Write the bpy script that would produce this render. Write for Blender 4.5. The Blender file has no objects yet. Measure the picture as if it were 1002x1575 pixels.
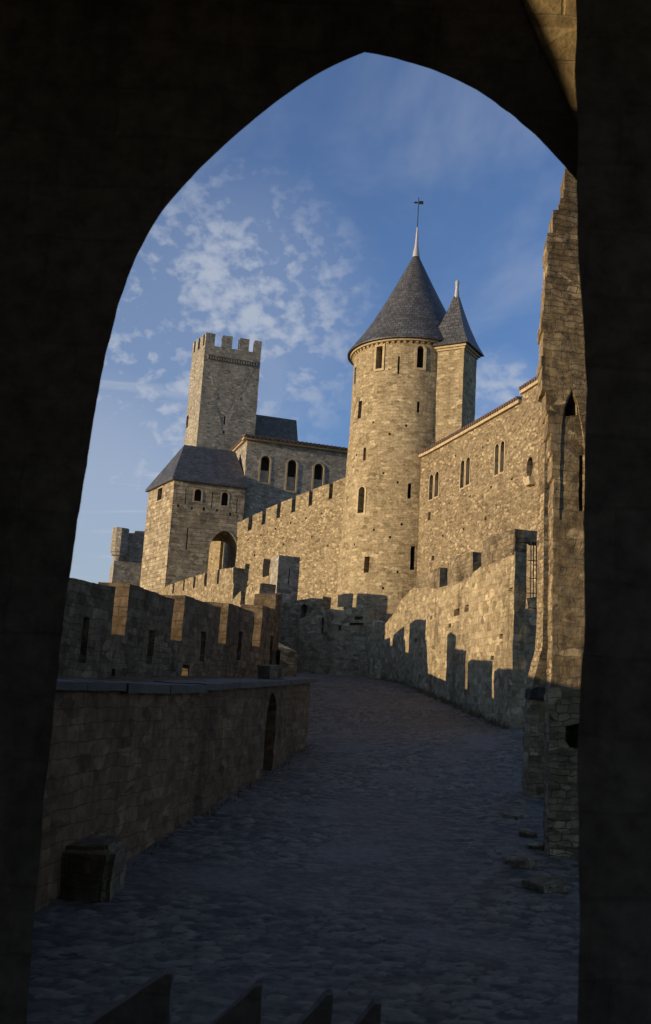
import bpy, bmesh, math, random
from mathutils import Vector, noise
random.seed(7)
S = bpy.context.scene
COL = S.collection
R = math.radians

# ------------------------------------------------------------------ camera
FPX = 1531.0                       # focal length in photo pixels (photo 1002 x 1575)
PITCH, ROLL = R(10.5), R(3.5)
EYE = Vector((0, 0, 1.6))
fw = Vector((0, math.cos(PITCH), math.sin(PITCH)))
u0 = Vector((0, -math.sin(PITCH), math.cos(PITCH)))
r0 = Vector((1, 0, 0))
rt = r0 * math.cos(ROLL) + u0 * math.sin(ROLL)
up = -r0 * math.sin(ROLL) + u0 * math.cos(ROLL)
cd = bpy.data.cameras.new('camera')
cam = bpy.data.objects.new('camera', cd); COL.objects.link(cam)
from mathutils import Matrix
M = Matrix((rt, up, -fw)).transposed().to_4x4(); M.translation = EYE
cam.matrix_world = M
cd.sensor_fit = 'VERTICAL'; cd.sensor_height = 36.0; cd.sensor_width = 24.0
cd.lens = 36.0 * FPX / 1575.0
cd.clip_start = 0.05; cd.clip_end = 6000
cd.dof.use_dof = True; cd.dof.focus_distance = 40; cd.dof.aperture_fstop = 5.6
S.camera = cam

# ------------------------------------------------------------------ sun, sky, exposure
SUN_AZ, SUN_EL = R(67), R(6.5)     # to the left of straight-behind, height
sund = Vector((-math.sin(SUN_AZ) * math.cos(SUN_EL), -math.cos(SUN_AZ) * math.cos(SUN_EL), math.sin(SUN_EL)))
sl = bpy.data.lights.new('sun', 'SUN'); sl.energy = 5.0; sl.angle = R(0.5); sl.color = (1.0, 0.79, 0.52)
so = bpy.data.objects.new('sun', sl); COL.objects.link(so)
so.rotation_euler = sund.to_track_quat('Z', 'Y').to_euler()

W = bpy.data.worlds.new('World'); S.world = W; W.use_nodes = True
wt = W.node_tree; wt.nodes.clear()
def N(t, typ, **kw):
    n = t.nodes.new(typ)
    for k, v in kw.items(): setattr(n, k, v)
    return n
def link(t, a, b): t.links.new(a, b)
def mathn(t, op, a, b=None, clamp=False):
    n = N(t, 'ShaderNodeMath', operation=op, use_clamp=clamp)
    for i, v in enumerate((a, b)):
        if v is None: continue
        if isinstance(v, (int, float)): n.inputs[i].default_value = v
        else: link(t, v, n.inputs[i])
    return n.outputs[0]
def maprange(t, v, a, b, c=0.0, d=1.0, smooth=True):
    n = N(t, 'ShaderNodeMapRange'); n.interpolation_type = 'SMOOTHSTEP' if smooth else 'LINEAR'
    link(t, v, n.inputs[0])
    for i, x in enumerate((a, b, c, d)): n.inputs[i + 1].default_value = x
    return n.outputs[0]
def mixc(t, f, a, b, mode='MIX'):
    n = N(t, 'ShaderNodeMix', data_type='RGBA', blend_type=mode)
    if isinstance(f, (int, float)): n.inputs[0].default_value = f
    else: link(t, f, n.inputs[0])
    for i, v in ((6, a), (7, b)):
        if isinstance(v, tuple): n.inputs[i].default_value = v if len(v) == 4 else v + (1,)
        else: link(t, v, n.inputs[i])
    return n.outputs[2]
sky = N(wt, 'ShaderNodeTexSky', sky_type='NISHITA', sun_disc=False)
sky.sun_elevation = SUN_EL; sky.sun_rotation = math.atan2(sund.x, sund.y)
sky.altitude = 100; sky.air_density = 1.0; sky.dust_density = 0.4; sky.ozone_density = 3.0
tc = N(wt, 'ShaderNodeTexCoord')
sep = N(wt, 'ShaderNodeSeparateXYZ'); link(wt, tc.outputs['Generated'], sep.inputs[0])
zz = mathn(wt, 'ADD', mathn(wt, 'MAXIMUM', sep.outputs[2], 0.0), 0.12)
cmb = N(wt, 'ShaderNodeCombineXYZ')
link(wt, mathn(wt, 'DIVIDE', sep.outputs[0], zz), cmb.inputs[0])
link(wt, mathn(wt, 'DIVIDE', sep.outputs[1], zz), cmb.inputs[1])
def wnoise(scale, detail, rough, off, sc=(1, 1, 1), dist=0.0):
    mp = N(wt, 'ShaderNodeMapping'); link(wt, cmb.outputs[0], mp.inputs[0])
    mp.inputs['Location'].default_value = off; mp.inputs['Scale'].default_value = sc
    n = N(wt, 'ShaderNodeTexNoise'); link(wt, mp.outputs[0], n.inputs['Vector'])
    n.inputs['Scale'].default_value = scale; n.inputs['Detail'].default_value = detail
    n.inputs['Roughness'].default_value = rough; n.inputs['Distortion'].default_value = dist
    return n.outputs[0]
CLOUDS = []
def cloud_dir(px, py):
    return (fw + rt * ((px - 501) / FPX) + up * ((787.5 - py) / FPX)).normalized()
def lobe(px, py, a, b):             # soft patch of the sky in which a cloud bank hangs
    d = cloud_dir(px, py)
    v = N(wt, 'ShaderNodeVectorMath', operation='DOT_PRODUCT')
    nn = N(wt, 'ShaderNodeVectorMath', operation='NORMALIZE'); link(wt, tc.outputs['Generated'], nn.inputs[0])
    link(wt, nn.outputs[0], v.inputs[0]); v.inputs[1].default_value = d
    return maprange(wt, v.outputs['Value'], math.cos(R(a)), math.cos(R(b)))
def dnoise(scale, detail, rough, off, sc=(1, 1, 1), dist=0.0):
    mp = N(wt, 'ShaderNodeMapping'); link(wt, tc.outputs['Generated'], mp.inputs[0])
    mp.inputs['Location'].default_value = off; mp.inputs['Scale'].default_value = sc; mp.inputs['Rotation'].default_value = (0, R(25), 0)
    n = N(wt, 'ShaderNodeTexNoise'); link(wt, mp.outputs[0], n.inputs['Vector'])
    n.inputs['Scale'].default_value = scale; n.inputs['Detail'].default_value = detail
    n.inputs['Roughness'].default_value = rough; n.inputs['Distortion'].default_value = dist
    return n.outputs[0]
puffs = mathn(wt, 'ADD', mathn(wt, 'MULTIPLY', dnoise(58, 4, 0.5, (3.1, 1.7, 0), (1.0, 1.0, 1.35), 0.1), 0.60), mathn(wt, 'MULTIPLY', dnoise(10, 2, 0.5, (1.3, 5.7, 2)), 0.40))
veil = wnoise(1.6, 5, 0.6, (7.7, 2.2, 0), (1.6, 0.8, 1), 0.6)
bank = mathn(wt, 'MAXIMUM', mathn(wt, 'MAXIMUM', lobe(350, 490, 10, 1), lobe(210, 590, 12, 1)), mathn(wt, 'MULTIPLY', lobe(770, 610, 3.2, 0.4), 0.85))
cover = mathn(wt, 'MULTIPLY', bank, maprange(wt, puffs, 0.39, 0.66))
thin = mathn(wt, 'MULTIPLY', maprange(wt, veil, 0.40, 0.75), 0.30)
lowveil = mathn(wt, 'MULTIPLY', lobe(110, 870, 17, 6), maprange(wt, wnoise(2.2, 5, 0.6, (1, 9, 0), (0.6, 2.0, 1), 0.4), 0.35, 0.7))
mask = mathn(wt, 'MAXIMUM', mathn(wt, 'MAXIMUM', mathn(wt, 'MULTIPLY', cover, 0.80), thin), mathn(wt, 'MULTIPLY', lowveil, 0.9))
mask = mathn(wt, 'MAXIMUM', mask, mathn(wt, 'MULTIPLY', bank, 0.22))
mask = mathn(wt, 'MAXIMUM', mask, mathn(wt, 'MULTIPLY', lobe(90, 860, 15, 3), 0.55))
mask = mathn(wt, 'ADD', mathn(wt, 'MULTIPLY', mask, 0.95), 0.05)
SKY_TINT = (1.05, 1.10, 1.40)
skyc = mixc(wt, 1.0, sky.outputs[0], SKY_TINT, 'MULTIPLY')
CLOUD_COL = (3.2, 3.5, 4.1)
bg = N(wt, 'ShaderNodeBackground'); bg.inputs[1].default_value = 0.15
link(wt, mixc(wt, mask, skyc, CLOUD_COL), bg.inputs[0])
wo = N(wt, 'ShaderNodeOutputWorld'); link(wt, bg.outputs[0], wo.inputs[0])
S.view_settings.view_transform = 'Standard'; S.view_settings.look = 'None'
S.view_settings.exposure = 0.0; S.view_settings.gamma = 1.0

# ------------------------------------------------------------------ materials
MATS = {}
def stone(name, c1, c2, mortar, bw=0.5, bh=0.25, rubble=0.5, wob=0.05, stain=0.35, bump=0.5, seed=0.0, soot=(0.35, 0.33, 0.32), pale=0.0, fleck=0.6):
    """Masonry: coursed blocks blended with irregular rubble, weather stains and pitting. UV is in metres."""
    m = bpy.data.materials.new(name); m.use_nodes = True; MATS[name] = m
    t = m.node_tree; b = t.nodes['Principled BSDF']
    b.inputs['Roughness'].default_value = 0.92; b.inputs['Specular IOR Level'].default_value = 0.15
    uv = N(t, 'ShaderNodeTexCoord').outputs['UV']
    n0 = N(t, 'ShaderNodeTexNoise'); link(t, uv, n0.inputs['Vector']); n0.inputs['Scale'].default_value = 1.1 / bw; n0.inputs['Detail'].default_value = 3
    s0 = N(t, 'ShaderNodeVectorMath', operation='SUBTRACT'); link(t, n0.outputs['Color'], s0.inputs[0]); s0.inputs[1].default_value = (0.5, 0.5, 0.5)
    s1 = N(t, 'ShaderNodeVectorMath', operation='SCALE'); link(t, s0.outputs[0], s1.inputs[0]); s1.inputs['Scale'].default_value = wob
    ad = N(t, 'ShaderNodeVectorMath', operation='ADD'); link(t, uv, ad.inputs[0]); link(t, s1.outputs[0], ad.inputs[1])
    mp = N(t, 'ShaderNodeMapping'); link(t, ad.outputs[0], mp.inputs[0]); mp.inputs['Location'].default_value = (seed, seed * 0.7, 0)
    vec = mp.outputs[0]
    br = N(t, 'ShaderNodeTexBrick'); link(t, vec, br.inputs['Vector'])
    br.inputs['Color1'].default_value = (0, 0, 0, 1); br.inputs['Color2'].default_value = (1, 1, 1, 1); br.inputs['Mortar'].default_value = (.5, .5, .5, 1)
    br.inputs['Scale'].default_value = 1; br.inputs['Brick Width'].default_value = bw; br.inputs['Row Height'].default_value = bh
    br.inputs['Mortar Size'].default_value = 0.04 * bh; br.inputs['Mortar Smooth'].default_value = 0.6
    br.offset = 0.5; br.squash = 1.25; br.squash_frequency = 3
    m2 = N(t, 'ShaderNodeMapping'); link(t, vec, m2.inputs[0]); m2.inputs['Scale'].default_value = (1 / (bw * 0.8), 1 / (bh * 0.9), 1)
    v1 = N(t, 'ShaderNodeTexVoronoi', feature='F1'); link(t, m2.outputs[0], v1.inputs['Vector']); v1.inputs['Scale'].default_value = 1; v1.inputs['Randomness'].default_value = 0.8
    hue = N(t, 'ShaderNodeSeparateColor'); link(t, v1.outputs['Color'], hue.inputs[0])
    nw = N(t, 'ShaderNodeTexNoise'); link(t, uv, nw.inputs['Vector']); nw.inputs['Scale'].default_value = 1.6 / bw; nw.inputs['Detail'].default_value = 2
    w0 = N(t, 'ShaderNodeVectorMath', operation='SUBTRACT'); link(t, nw.outputs['Color'], w0.inputs[0]); w0.inputs[1].default_value = (0.5, 0.5, 0.5)
    w1 = N(t, 'ShaderNodeVectorMath', operation='SCALE'); link(t, w0.outputs[0], w1.inputs[0]); w1.inputs['Scale'].default_value = bh * 0.75
    w2 = N(t, 'ShaderNodeVectorMath', operation='ADD'); link(t, vec, w2.inputs[0]); link(t, w1.outputs[0], w2.inputs[1])
    br2 = N(t, 'ShaderNodeTexBrick'); link(t, w2.outputs[0], br2.inputs['Vector'])
    br2.inputs['Color1'].default_value = (0, 0, 0, 1); br2.inputs['Color2'].default_value = (1, 1, 1, 1); br2.inputs['Mortar'].default_value = (.5, .5, .5, 1)
    br2.inputs['Scale'].default_value = 1; br2.inputs['Brick Width'].default_value = bw * 0.62; br2.inputs['Row Height'].default_value = bh * 0.68
    br2.inputs['Mortar Size'].default_value = 0.05 * bh; br2.inputs['Mortar Smooth'].default_value = 1.0
    br2.offset = 0.37; br2.offset_frequency = 2; br2.squash = 1.5; br2.squash_frequency = 4
    b2s = N(t, 'ShaderNodeSeparateColor'); link(t, br2.outputs['Color'], b2s.inputs[0])
    nb = N(t, 'ShaderNodeTexNoise'); link(t, uv, nb.inputs['Vector']); nb.inputs['Scale'].default_value = 0.35; nb.inputs['Detail'].default_value = 3
    rsel = maprange(t, nb.outputs[0], 0.62 - 0.35 * rubble, 0.70 - 0.35 * rubble + 0.02)
    if rubble >= 0.99: rsel = mathn(t, 'ADD', rsel, 1.0, True)
    if rubble <= 0.01: rsel = mathn(t, 'MULTIPLY', rsel, 0.0)
    brs = N(t, 'ShaderNodeSeparateColor'); link(t, br.outputs['Color'], brs.inputs[0])
    def mf(f, a, b_):
        n = N(t, 'ShaderNodeMix', data_type='FLOAT'); link(t, f, n.inputs[0]); link(t, a, n.inputs[2]); link(t, b_, n.inputs[3]); return n.outputs[0]
    rnd = mf(rsel, brs.outputs[0], b2s.outputs[0])
    rnd = mathn(t, 'ADD', mathn(t, 'MULTIPLY', rnd, 0.6), mathn(t, 'MULTIPLY', hue.outputs[0], 0.4))
    rnd = maprange(t, rnd, 0.15, 0.85, 0, 1, False)
    mort = mf(rsel, br.outputs['Fac'], br2.outputs['Fac'])
    nq = N(t, 'ShaderNodeTexNoise'); link(t, uv, nq.inputs['Vector']); nq.inputs['Scale'].default_value = 0.55; nq.inputs['Detail'].default_value = 6; nq.inputs['Roughness'].default_value = 0.6
    rend = maprange(t, nq.outputs[0], 0.52, 0.64)          # stretches where old pointing covers the joints
    mort = mathn(t, 'MULTIPLY', mort, mathn(t, 'SUBTRACT', 1.0, mathn(t, 'MULTIPLY', rend, 0.6)))
    nf = N(t, 'ShaderNodeTexNoise'); link(t, uv, nf.inputs['Vector']); nf.inputs['Scale'].default_value = 9; nf.inputs['Detail'].default_value = 6; nf.inputs['Roughness'].default_value = 0.7
    col = mixc(t, rnd, c1, c2)
    col = mixc(t, mathn(t, 'MULTIPLY', maprange(t, hue.outputs[2], 0.84, 0.92), 0.55 + pale), col, tuple(min(0.75, x * 1.55) for x in c2))
    col = mixc(t, mathn(t, 'MULTIPLY', maprange(t, hue.outputs[1], 0.80, 0.92), fleck), col, tuple(x * 0.5 for x in c1))
    col = mixc(t, mathn(t, 'MULTIPLY', rend, 0.30), col, tuple(x * 0.9 for x in c2))
    col = mixc(t, mathn(t, 'MULTIPLY', mort, 0.7), col, mortar)
    col = mixc(t, 1.0, col, maprange_color(t, nf.outputs[0], 0.25, 0.75, 0.50, 1.42), 'MULTIPLY')
    st = N(t, 'ShaderNodeTexNoise'); ms = N(t, 'ShaderNodeMapping'); link(t, uv, ms.inputs[0]); ms.inputs['Scale'].default_value = (1.25, 0.28, 1); ms.inputs['Location'].default_value = (seed + 3, seed, 0)
    link(t, ms.outputs[0], st.inputs['Vector']); st.inputs['Scale'].default_value = 0.9; st.inputs['Detail'].default_value = 7; st.inputs['Roughness'].default_value = 0.68
    sm = mathn(t, 'MULTIPLY', maprange(t, st.outputs[0], 0.47, 0.68), stain)
    col = mixc(t, sm, col, mixc(t, 1.0, col, soot, 'MULTIPLY'))
    link(t, col, b.inputs['Base Color'])
    h = mathn(t, 'ADD', mathn(t, 'MULTIPLY', mathn(t, 'SUBTRACT', 1.0, mort), 0.6), mathn(t, 'MULTIPLY', nf.outputs[0], 0.55))
    h = mathn(t, 'ADD', h, mathn(t, 'MULTIPLY', rnd, 0.35))
    bp = N(t, 'ShaderNodeBump'); link(t, h, bp.inputs['Height']); bp.inputs['Strength'].default_value = bump; bp.inputs['Distance'].default_value = 0.06 * max(0.6, bh / 0.25)
    link(t, bp.outputs[0], b.inputs['Normal'])
    return m
def maprange_color(t, v, a, b, c, d):
    o = maprange(t, v, a, b, c, d, False)
    n = N(t, 'ShaderNodeCombineColor')
    for i in range(3): link(t, o, n.inputs[i])
    return n.outputs[0]
def plain(name, c, rough=0.7, var=0.25, scale=4.0, metal=0.0, bump=0.2):
    m = bpy.data.materials.new(name); m.use_nodes = True; MATS[name] = m
    t = m.node_tree; b = t.nodes['Principled BSDF']; b.inputs['Roughness'].default_value = rough; b.inputs['Metallic'].default_value = metal
    n = N(t, 'ShaderNodeTexNoise'); link(t, N(t, 'ShaderNodeTexCoord').outputs['UV'], n.inputs['Vector']); n.inputs['Scale'].default_value = scale; n.inputs['Detail'].default_value = 6
    link(t, mixc(t, 1.0, c, maprange_color(t, n.outputs[0], 0.25, 0.75, 1 - var, 1 + var), 'MULTIPLY'), b.inputs['Base Color'])
    bp = N(t, 'ShaderNodeBump'); link(t, n.outputs[0], bp.inputs['Height']); bp.inputs['Strength'].default_value = bump; bp.inputs['Distance'].default_value = 0.02
    link(t, bp.outputs[0], b.inputs['Normal'])
    return m
def slate(name, c1, c2, bw, bh):
    m = bpy.data.materials.new(name); m.use_nodes = True; MATS[name] = m
    t = m.node_tree; b = t.nodes['Principled BSDF']; b.inputs['Roughness'].default_value = 0.55
    uv = N(t, 'ShaderNodeTexCoord').outputs['UV']
    br = N(t, 'ShaderNodeTexBrick'); link(t, uv, br.inputs['Vector'])
    br.inputs['Color1'].default_value = c1 + (1,); br.inputs['Color2'].default_value = c2 + (1,); br.inputs['Mortar'].default_value = tuple(x * 0.35 for x in c1) + (1,)
    br.inputs['Scale'].default_value = 1; br.inputs['Brick Width'].default_value = bw; br.inputs['Row Height'].default_value = bh; br.inputs['Mortar Size'].default_value = bh * 0.07
    n = N(t, 'ShaderNodeTexNoise'); link(t, uv, n.inputs['Vector']); n.inputs['Scale'].default_value = 1.7; n.inputs['Detail'].default_value = 8; n.inputs['Roughness'].default_value = 0.7
    col = mixc(t, 1.0, br.outputs[0], maprange_color(t, n.outputs[0], 0.3, 0.7, 0.55, 1.5), 'MULTIPLY')
    n2 = N(t, 'ShaderNodeTexNoise'); link(t, uv, n2.inputs['Vector']); n2.inputs['Scale'].default_value = 5; n2.inputs['Detail'].default_value = 4
    col = mixc(t, mathn(t, 'MULTIPLY', maprange(t, n2.outputs[0], 0.58, 0.72), 0.5), col, tuple(x * 1.8 for x in c2))
    link(t, col, b.inputs['Base Color'])
    h = mathn(t, 'ADD', mathn(t, 'SUBTRACT', 1.0, br.outputs['Fac']), mathn(t, 'MULTIPLY', n2.outputs[0], 0.5))
    bp = N(t, 'ShaderNodeBump'); link(t, h, bp.inputs['Height']); bp.inputs['Strength'].default_value = 0.6; bp.inputs['Distance'].default_value = 0.03
    link(t, bp.outputs[0], b.inputs['Normal'])
    return m
GOLD1, GOLD2, GMORT = (0.25, 0.185, 0.095), (0.42, 0.325, 0.185), (0.36, 0.275, 0.15)
stone('tower_stone', (0.28, 0.212, 0.118), (0.40, 0.322, 0.195), (0.27, 0.208, 0.118), 0.33, 0.155, 0.50, 0.06, 0.40, 0.6, 0.3)
stone('curtain_stone', (0.195, 0.145, 0.082), (0.36, 0.285, 0.17), (0.19, 0.143, 0.083), 0.26, 0.115, 0.55, 0.07, 0.40, 0.7, 4.1, pale=0.15)
stone('palace_stone', (0.185, 0.137, 0.078), (0.335, 0.262, 0.157), (0.18, 0.135, 0.079), 0.24, 0.10, 0.55, 0.07, 0.40, 0.7, 9.2, pale=0.3)
stone('gate_tower_stone', (0.25, 0.198, 0.125), (0.42, 0.345, 0.228), (0.14, 0.108, 0.067), 0.55, 0.27, 0.0, 0.05, 0.20, 1.0, 2.6)
stone('grey_stone', (0.25, 0.22, 0.168), (0.40, 0.357, 0.28), (0.24, 0.212, 0.16), 0.34, 0.15, 0.5, 0.05, 0.35, 0.7, 6.3)
stone('rampart_stone', (0.27, 0.203, 0.113), (0.42, 0.335, 0.20), (0.26, 0.197, 0.11), 0.30, 0.165, 0.35, 0.08, 0.75, 0.7, 1.9)
stone('rampart_crust', (0.17, 0.128, 0.075), (0.30, 0.235, 0.142), (0.16, 0.122, 0.072), 0.30, 0.165, 0.35, 0.08, 0.95, 0.9, 3.9)
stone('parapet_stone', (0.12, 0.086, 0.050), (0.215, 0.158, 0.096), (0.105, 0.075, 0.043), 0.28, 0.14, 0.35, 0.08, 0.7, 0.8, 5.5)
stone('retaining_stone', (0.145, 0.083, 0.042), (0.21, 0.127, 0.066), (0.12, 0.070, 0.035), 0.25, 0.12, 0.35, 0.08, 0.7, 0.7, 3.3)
stone('ruin_stone', (0.20, 0.145, 0.078), (0.34, 0.256, 0.145), (0.19, 0.139, 0.076), 0.21, 0.10, 0.6, 0.09, 0.7, 0.9, 8.8, pale=0.25)
stone('shade_band_stone', (0.045, 0.037, 0.030), (0.08, 0.066, 0.052), (0.042, 0.034, 0.027), 0.45, 0.24, 0.2, 0.06, 0.6, 0.7, 7.1)
stone('gate_stone', (0.165, 0.135, 0.105), (0.20, 0.165, 0.128), (0.155, 0.128, 0.10), 0.5, 0.26, 0.2, 0.08, 0.7, 0.35, 7.1, pale=-0.5, fleck=0.1)
plain('trim_stone', (0.42, 0.325, 0.19), 0.9, 0.3, 5)
stone('sun_patch_stone', (0.25, 0.18, 0.085), (0.32, 0.24, 0.12), (0.27, 0.20, 0.10), 0.45, 0.24, 0.2, 0.06, 0.5, 0.5, 7.1)
plain('dark_opening', (0.018, 0.016, 0.014), 0.9, 0.3)  # near-black colour stands in for the unlit inside of openings
plain('blocked_opening', (0.30, 0.25, 0.17), 0.95, 0.3, 3)
plain('iron', (0.03, 0.028, 0.026), 0.55, 0.3, 8, 0.6)
plain('lead', (0.42, 0.40, 0.38), 0.5, 0.2, 6, 0.3)
plain('roof_tile', (0.10, 0.062, 0.042), 0.85, 0.5, 3)
plain('earth', (0.10, 0.085, 0.05), 1.0, 0.4, 0.6)
plain('soot_stone', (0.022, 0.019, 0.016), 0.95, 0.4, 5)
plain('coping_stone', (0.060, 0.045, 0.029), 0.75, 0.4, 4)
slate('slate', (0.047, 0.047, 0.049), (0.092, 0.091, 0.090), 0.26, 0.19)
slate('grey_slate', (0.10, 0.085, 0.065), (0.15, 0.13, 0.10), 0.30, 0.20)

# ------------------------------------------------------------------ geometry helpers
def at(px, py, Y):
    d = fw + rt * ((px - 501) / FPX) + up * ((787.5 - py) / FPX)
    return EYE + d * (Y / d.y)
class Face:
    """A vertical plane through photo pixel (px,py) seen at distance Y; phi turns its tangent from +X towards +Y."""
    def __init__(s, px, py, Y, phi=None, to=None):
        s.o = at(px, py, Y)
        if to is not None:
            q = at(*to); phi = math.degrees(math.atan2(q.y - s.o.y, q.x - s.o.x))
        s.t = Vector((math.cos(R(phi)), math.sin(R(phi)), 0)); s.n = Vector((math.sin(R(phi)), -math.cos(R(phi)), 0))
    def sz(s, px, py):
        d = fw + rt * ((px - 501) / FPX) + up * ((787.5 - py) / FPX)
        k = (s.o - EYE).dot(s.n) / d.dot(s.n)
        p = EYE + d * k
        return ((p - s.o).dot(s.t), p.z)
    def w(s, u, z, out=0.0):
        p = s.o + s.t * u + s.n * out
        return Vector((p.x, p.y, z))
    def pts(s, L): return [s.sz(*q) for q in L]
def prism_bm(F, outline, dvec, out=0.0):
    """Solid: outline (s,z) on face F pushed `out` proud of it, extruded by dvec."""
    bm = bmesh.new()
    a = [bm.verts.new(F.w(u, z, out)) for u, z in outline]
    b = [bm.verts.new(v.co + dvec) for v in a]
    n = len(a)
    bm.faces.new(a); bm.faces.new(b[::-1])
    for i in range(n): bm.faces.new((a[i], b[i], b[(i + 1) % n], a[(i + 1) % n]))
    bmesh.ops.recalc_face_normals(bm, faces=bm.faces)
    return bm
def join(bms):
    o = bmesh.new()
    for b in bms:
        me = bpy.data.meshes.new('tmp'); b.to_mesh(me); b.free(); o.from_mesh(me); bpy.data.meshes.remove(me)
    return o
def box_bm(lo, hi):
    bm = bmesh.new()
    v = [bm.verts.new((x, y, z)) for x in (lo[0], hi[0]) for y in (lo[1], hi[1]) for z in (lo[2], hi[2])]
    for q in ((0, 1, 3, 2), (4, 6, 7, 5), (0, 4, 5, 1), (2, 3, 7, 6), (0, 2, 6, 4), (1, 5, 7, 3)): bm.faces.new([v[i] for i in q])
    bmesh.ops.recalc_face_normals(bm, faces=bm.faces)
    return bm
def cut(bm, cutters):
    """bm minus every cutter (exact boolean on temporary objects)."""
    if not cutters: return bm
    me = bpy.data.meshes.new('tmp'); bm.to_mesh(me); bm.free()
    o = bpy.data.objects.new('tmp', me); COL.objects.link(o)
    tmp = []
    for c in cutters:
        cm = bpy.data.meshes.new('tmpc'); c.to_mesh(cm); c.free()
        co = bpy.data.objects.new('tmpc', cm); COL.objects.link(co); tmp.append(co)
        md = o.modifiers.new('b', 'BOOLEAN'); md.operation = 'DIFFERENCE'; md.solver = 'EXACT'; md.object = co
    dg = bpy.context.evaluated_depsgraph_get(); dg.update()
    res = bpy.data.meshes.new_from_object(o.evaluated_get(dg))
    out = bmesh.new(); out.from_mesh(res)
    for x in tmp + [o]:
        d = x.data; bpy.data.objects.remove(x); bpy.data.meshes.remove(d)
    bpy.data.meshes.remove(res)
    return out
def uv_metric(bm, cyl=None):
    L = bm.loops.layers.uv.get('UVMap') or bm.loops.layers.uv.new('UVMap')
    bm.normal_update()
    for f in bm.faces:
        n = f.normal
        if cyl and abs(n.z) < 0.95:
            cx, cy, rad, slope = cyl
            c = f.calc_center_median(); a0 = math.atan2(c.y - cy, c.x - cx)
            for l in f.loops:
                p = l.vert.co; a = math.atan2(p.y - cy, p.x - cx)
                while a - a0 > math.pi: a -= 2 * math.pi
                while a - a0 < -math.pi: a += 2 * math.pi
                l[L].uv = (a * rad, p.z * slope)
            continue
        if abs(n.z) > 0.9:
            for l in f.loops: l[L].uv = (l.vert.co.x, l.vert.co.y)
        else:
            t = Vector((-n.y, n.x, 0)).normalized(); b = n.cross(t)
            if b.z < 0: b = -b
            for l in f.loops: l[L].uv = (l.vert.co.dot(t), l.vert.co.dot(b))
def roughen(bm, maxlen, amp, scale, only=None):
    bmesh.ops.triangulate(bm, faces=bm.faces)
    for _ in range(9):
        e = [x for x in bm.edges if x.calc_length() > maxlen]
        if not e or len(bm.verts) > 60000: break
        bmesh.ops.subdivide_edges(bm, edges=e, cuts=1, use_grid_fill=False)
        bmesh.ops.triangulate(bm, faces=[f for f in bm.faces if len(f.verts) > 3])
def displace(bm, amp, scale):
    for v in bm.verts:
        p = v.co * scale
        v.co += (noise.noise_vector(p) + noise.noise_vector(p * 2.7 + Vector((9, 4, 2))) * 0.5) * amp
def emit(name, bm, mat, parent=None, loc=None, rough=None, cyl=None, sharp=40, smooth=True):
    """Link bm as ONE object. rough=(edge, amp, scale) breaks up its edges like worn stone."""
    if rough: roughen(bm, *rough)
    uv_metric(bm, cyl)
    if rough: displace(bm, rough[1], rough[2])
    bm.normal_update()
    if smooth:
        for f in bm.faces: f.smooth = True
        ca = math.cos(R(sharp))
        for e in bm.edges:
            if len(e.link_faces) == 2: e.smooth = e.link_faces[0].normal.dot(e.link_faces[1].normal) > ca
            else: e.smooth = False
    if loc is not None: bmesh.ops.translate(bm, verts=bm.verts, vec=-Vector(loc))
    me = bpy.data.meshes.new(name); bm.to_mesh(me); bm.free()
    me.materials.append(MATS[mat])
    o = bpy.data.objects.new(name, me); COL.objects.link(o)
    if parent is not None: o.parent = parent
    elif loc is not None: o.location = loc
    return o
class Thing:
    def __init__(s, name, loc, label, cat, group=None, kind=None):
        s.loc = Vector(loc); s.e = bpy.data.objects.new(name, None); COL.objects.link(s.e); s.e.location = s.loc
        s.e.empty_display_size = 0.3; s.e['label'] = label; s.e['category'] = cat
        if group: s.e['group'] = group
        if kind: s.e['kind'] = kind
    def add(s, name, bm, mat, parent=None, label=None, **kw):
        o = emit(name, bm, mat, parent or s.e, s.loc, **kw)
        if label: o['label'] = label
        return o
def tag(o, label=None, cat=None, group=None, kind=None):
    for k, v in (('label', label), ('category', cat), ('group', group), ('kind', kind)):
        if v: o[k] = v
    return o
def lathe_bm(cx, cy, prof, seg=72, cap=True):
    bm = bmesh.new(); rings = []
    for r, z in prof:
        if r < 1e-4: rings.append([bm.verts.new((cx, cy, z))])
        else: rings.append([bm.verts.new((cx + r * math.cos(2 * math.pi * i / seg), cy + r * math.sin(2 * math.pi * i / seg), z)) for i in range(seg)])
    for A, B in zip(rings, rings[1:]):
        for i in range(seg):
            j = (i + 1) % seg
            if len(A) == 1 and len(B) == 1: continue
            if len(B) == 1: bm.faces.new((A[i], A[j], B[0]))
            elif len(A) == 1: bm.faces.new((A[0], B[j], B[i]))
            else: bm.faces.new((A[i], A[j], B[j], B[i]))
    if cap:
        if len(rings[0]) > 1: bm.faces.new(rings[0][::-1])
        if len(rings[-1]) > 1: bm.faces.new(rings[-1])
    bmesh.ops.recalc_face_normals(bm, faces=bm.faces)
    return bm
def tube_bm(a, b, r, seg=8):
    a, b = Vector(a), Vector(b); d = (b - a).normalized()
    x = d.orthogonal().normalized(); y = d.cross(x)
    bm = bmesh.new()
    A = [bm.verts.new(a + (x * math.cos(k) + y * math.sin(k)) * r) for k in [2 * math.pi * i / seg for i in range(seg)]]
    B = [bm.verts.new(v.co + (b - a)) for v in A]
    for i in range(seg): bm.faces.new((A[i], A[(i + 1) % seg], B[(i + 1) % seg], B[i]))
    bm.faces.new(A[::-1]); bm.faces.new(B)
    bmesh.ops.recalc_face_normals(bm, faces=bm.faces)
    return bm
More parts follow.
